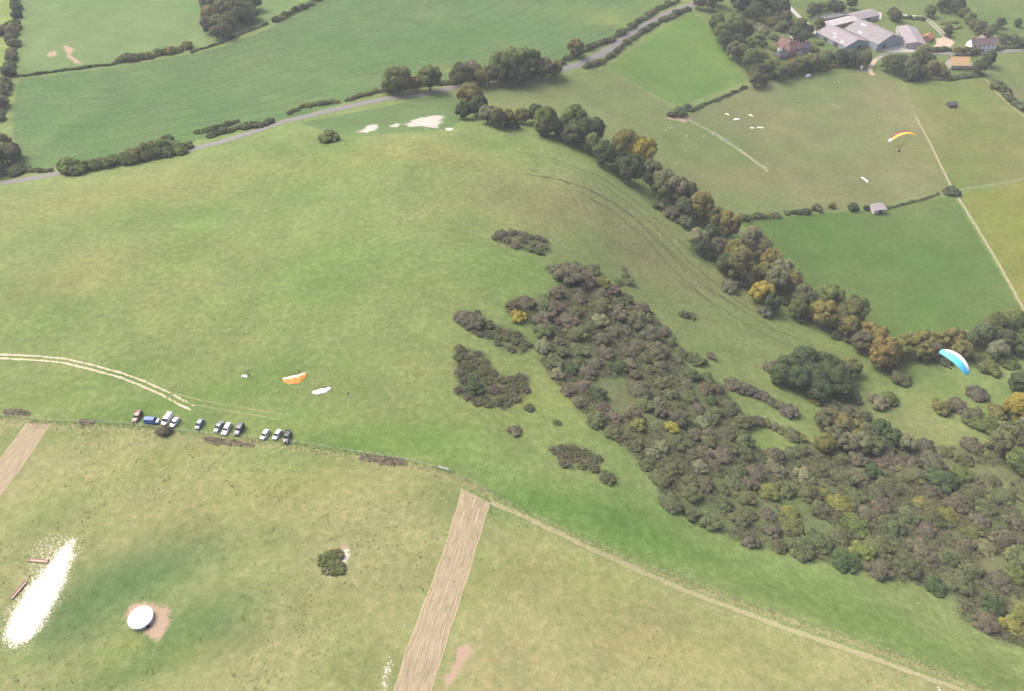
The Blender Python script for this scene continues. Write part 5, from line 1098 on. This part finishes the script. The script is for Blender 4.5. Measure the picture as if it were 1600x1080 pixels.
def between(pa, pb): a, b = hit([pa, pb]); d = b - a; return (a + b) / 2, float(np.linalg.norm(d[:2])), math.atan2(d[1], d[0])
def building(px, rz, label, cat='building', name='building'):
    o = empty(name, hit1(*px), rz); tag(o, label, cat); return o
# big barn: two wide spans side by side; front wall runs along the yard
c, Lf, rzf = between((1304, 82), (1412, 78)); 
bb, depth_l, rzd = between((1354, 80), (1332, 54)); o = building((1351, 68), rzf, 'big twin span barn with weathered grey sheet roofs', 'barn', 'barn')
Dm = 31.0; o.location = Vector(hit1(1364, 76)) + Vector((math.cos(rzf + R(112)), math.sin(rzf + R(112)), 0)) * Dm * .5; o.location.z = hgt([(o.location.x, o.location.y)])[0]
skew = R(20)
e1 = gable(o, -14.5, 0, Dm, 23, 4.2, 7.6, R(90) + skew, W_CLAD, R_ASB, .3, ribs=8, sky=((3, 1, .45, 3, .10), (-9, 1, .8, 3, .10), (0, 1, .7, 2.5, .08)), doors=((5, 1, 5, 3.8), (-6, 1, 5, 3.8)))
e2 = gable(o, 13.0, 2, Dm + 3, 28, 4.6, 9.6, R(90) + skew, W_CLAD, R_ASB2, .3, ribs=8, sky=((9, 1, .25, 4, .10), (4, 1, .8, 3, .10), (2, -1, .4, 3, .08)), doors=((5, -1, 5, 3.8),))
def tall_doors(e, L, xs, hh_):                     # openings in the gable wall facing the yard
    for y in xs: MB().box((-L / 2 - .04, y, hh_ / 2), (.12, 4.2, hh_)).build('door', M_DOOR, e)
tall_doors(e1, Dm, (-4,), 2.6); tall_doors(e2, Dm + 3, (6,), 2.8)
# long shed with pale roof behind, grey shed beyond
c, L, rz = between((1288, 46), (1334, 37)); o = building((1311, 41), rz, 'long low shed with pale roof behind the big barn', 'shed', 'shed'); gable(o, 0, 2, L, 9, 3.0, 4.6, 0, W_BRICK, R_WHT, .4, ribs=10, doors=((-6, -1, 2.4, 2.4), (3, -1, 2.4, 2.4)))
c, L, rz = between((1331, 36), (1364, 30)); o = building((1348, 32), rz, 'grey roofed shed by the concrete apron at the back', 'shed', 'shed'); gable(o, 0, 3, L + 4, 13, 3.4, 5.4, 0, W_STONE, R_ASB, .4, ribs=8, doors=((2, -1, 4, 3),))
c, L, rz = between((1276, 36), (1322, 31)); o = building((1299, 32), rz, 'narrow grey roofed shed at the very back of the farm', 'shed', 'shed'); gable(o, 0, 3, L, 7, 2.6, 3.9, 0, W_STONE, R_ASB2, .4, ribs=8)
# lean-to with striped sheeting on the right of the barn
c, L, rz = between((1424, 82), (1406, 48)); o = building((1413, 62), rz, 'lean to shed with streaked ribbed roof beside the big barn', 'shed', 'shed'); gable(o, 0, -4, L * .82, 15, 3.4, 5.2, 0, W_STONE, R_ASB, .3, ribs=14, doors=((4, 1, 3, 2.6),))
c, L, rz = between((1440, 64), (1458, 66)); o = building((1449, 64), rz, 'small shed with terracotta roof beside the gravel yard', 'shed', 'shed'); gable(o, 0, 2, 8.5, 6.5, 2.5, 4.6, R(60), W_BRICK, R_TER, .3, ribs=5, doors=((0, -1, 1.2, 2.0),))
# brick house in the garden
c, L, rz = between((1222, 90), (1250, 84)); o = building((1236, 84), rz, 'brick farmhouse with brown red roof and dark side wings', 'house', 'house')
wf = lambda n_, L_, z_: tuple((-L_ / 2 + L_ * (k + .5) / n_, -1, z_, 1.1, 1.2) for k in range(n_))
gable(o, 0, 0, 13.5, 8, 5.0, 8.4, 0, W_BRICK, R_RED, .4, hip=2.2, ribs=1, chim=((-4, 1.2), (0, 1.5)), wins=wf(4, 13, 3.9) + wf(3, 13, 1.5), doors=((1.5, -1, 1.1, 2.1),))
gable(o, -1, 7, 9, 8, 5.0, 9.0, R(90), W_BRICK, R_RED, .4, chim=((3.6, 0),), wins=((0, -1, 3.9, 1.1, 1.2),))
gable(o, -11.5, -1.5, 10, 6.2, 2.8, 5.4, 0, W_BRICK, R_DARK, .35, hip=1.6, wins=wf(4, 9, 1.6)); gable(o, 12.5, 1.0, 12, 7, 3.0, 5.8, R(-8), W_BRICK, R_DARK, .35, hip=1.8, chim=((1, -.5),), wins=wf(3, 10, 1.6))
gable(o, -6.6, 4.6, 3.4, 3.6, 4.6, 6.2, R(90), W_WHITE, R_RED, .2, wins=((0, 1, 3.4, .8, .9),)); gable(o, 2.8, -5.2, 4, 3, 2.4, 3.4, 0, W_WHITE, R_DARK, .2, wins=((0, -1, 1.3, 1.8, 1.0),))
# white house
c, L, rz = between((1512, 80), (1553, 79)); o = building((1532, 79), rz, 'long white rendered house with plum tiled roof', 'house', 'house')
gable(o, 0, 2, 20, 8, 5.2, 8.6, R(2), W_WHITE, R_PUR, .4, ribs=1, chim=((-9.2, 0), (1.5, 1.2), (9.0, .8)), wins=wf(5, 18, 4.0) + wf(5, 18, 1.5), doors=((1.0, -1, 1.1, 2.1),)); gable(o, 3.5, 8.2, 6, 6, 4.8, 7.6, R(90), W_WHITE, R_PUR, .3)
# house being re-roofed
c, L, rz = between((1483, 108), (1510, 108)); o = building((1497, 107), rz, 'small house being reroofed with orange timber battens', 'house', 'house')
gable(o, 0, 3.0, 13.0, 9.5, 3.2, 7.4, 0, W_STONE, R_ORG, .45, ribs=1, chim=((-6.2, 1.6),), wins=wf(4, 12, 1.6), doors=((.5, -1, 1.1, 2.1),))
for k in range(6): MB().tube([(-7.2 + k * 2.9, -2.9, -1), (-7.2 + k * 2.9, -2.9, 4.6)], .05, 5).build('scaffold_pole', M_STEEL, o)
for z_ in (1.9, 3.6): MB().box((0, -2.7, z_), (15.2, .7, .06)).build('scaffold_board', M_WOODP, o)
gable(o, 8.4, 1.0, 4.6, 5.5, 2.4, 3.4, R(8), W_STONE, R_WHT, .2, ribs=3)
# field shelters
c, L, rz = between((1361, 331), (1380, 329)); o = building((1370, 330), rz, 'small tin field shed with pale end wall in the hedge', 'shed', 'field_shed')
e = empty('frame', (0, 0, 0)); e.parent = o; M_TIN = roofmat('pale_tin', (.42, .41, .40), (.56, .55, .53), 1.5)
MB().box((-3.6, 0, .6), (.12, 5, 4.0)).build('end_wall', R_WHT, e); MB().box((3.6, 0, .6), (.12, 5, 4.0)).build('end_wall', M_TIN, e); MB().box((0, 2.45, .6), (7.1, .12, 4.0)).build('back_wall', M_TIN, e); MB().box((-2.3, -2.45, .6), (2.5, .12, 3.8)).build('front_wall', M_TIN, e); MB().box((2.8, -2.45, .6), (1.5, .12, 3.8)).build('front_wall', M_TIN, e)
for k in range(6): x0 = -3.9 + k * 1.3; MB().add([(x0, -2.9, 2.55), (x0 + 1.27, -2.9, 2.55), (x0 + 1.27, 2.9, 3.25), (x0, 2.9, 3.25), (x0, -2.9, 2.65 + .03 * (k % 2)), (x0 + 1.27, -2.9, 2.65 + .03 * (k % 2)), (x0 + 1.27, 2.9, 3.35 + .03 * (k % 2)), (x0, 2.9, 3.35 + .03 * (k % 2))], [(0,3,2,1),(4,5,6,7),(0,1,5,4),(1,2,6,5),(2,3,7,6),(3,0,4,7)]).build('roof_sheet', R_ASB, o)
o = building((1486, 166), R(10), 'small dark timber shelter alone in the olive paddock', 'shed', 'field_shed'); gable(o, 0, 0, 5.6, 4.2, 2.0, 3.2, 0, M_TIMBER, R_DARK, .25, ribs=4, doors=((1, -1, 1.4, 1.7),))
o = building((1262, 121), R(20), 'little white trailer parked by the hedge below the brick house', 'trailer', 'trailer')
MB().box((0, 0, 1.25), (3.4, 2.0, 1.7)).build('body', M_WHITE, o, .25); MB().box((0, -1.02, 1.5), (1.0, .06, .6)).build('window', M_WGLASS, o); MB().box((-2.2, 0, .5), (1.2, .12, .1)).build('tow_bar', M_STEEL, o)
for s in (-1, 1): MB().tube([(0, s * .95 - .1, .32), (0, s * .95 + .1, .32)], .32, 12).build('wheel', M_TYRE, o)
o = building((1345, 109), R(-10), 'white storage tank on a stand by the farm gate track', 'tank', 'storage_tank')
MB().tube([(0, 0, .7), (0, 0, .9), (0, 0, 2.4), (0, 0, 2.7)], [.8, .95, .95, .4], 16).build('vessel', M_WHITE, o, smooth=True)
for a in range(4): MB().tube([(math.cos(a * 1.57 + .78) * .7, math.sin(a * 1.57 + .78) * .7, -.3), (math.cos(a * 1.57 + .78) * .7, math.sin(a * 1.57 + .78) * .7, .8)], .06, 6).build('leg', M_STEEL, o)
def low_hurdle(pa, pb, label):
    a, b = hit([pa, pb]); d = b - a; L = float(np.linalg.norm(d)); o = empty('hurdle', a, math.atan2(d[1], d[0]))
    for k in range(5): MB().tube([(0, 0, .2 + .2 * k), (L, 0, .2 + .2 * k)], .04, 5).build('rail', M_STEEL, o)
    for x in (0, L / 2, L): MB().tube([(x, 0, -.1), (x, 0, 1.1)], .05, 5).build('upright', M_STEEL, o)
    tag(o, label, 'hurdle')
low_hurdle((1337, 113), (1356, 112.5), 'pale metal hurdle beside the farm gate track')

# ------------------------------------------------------------------ the air
mb = MB(); mb.box((0, 430, 60), (1700, 1500, 260)); me = mb.mesh('haze', bpy.data.materials.new('haze_air'))
hm = me.materials[0]; hm.use_nodes = True; hn = hm.node_tree; hn.nodes.clear(); ho = hn.nodes.new('ShaderNodeOutputMaterial'); hv = hn.nodes.new('ShaderNodeVolumePrincipled')
hv.inputs['Color'].default_value = (.92, .95, 1.0, 1); hv.inputs['Density'].default_value = .00017; hn.links.new(hv.outputs[0], ho.inputs['Volume'])
tag(link('haze', me), 'thin pale haze over the whole landscape', 'haze', kind='stuff')
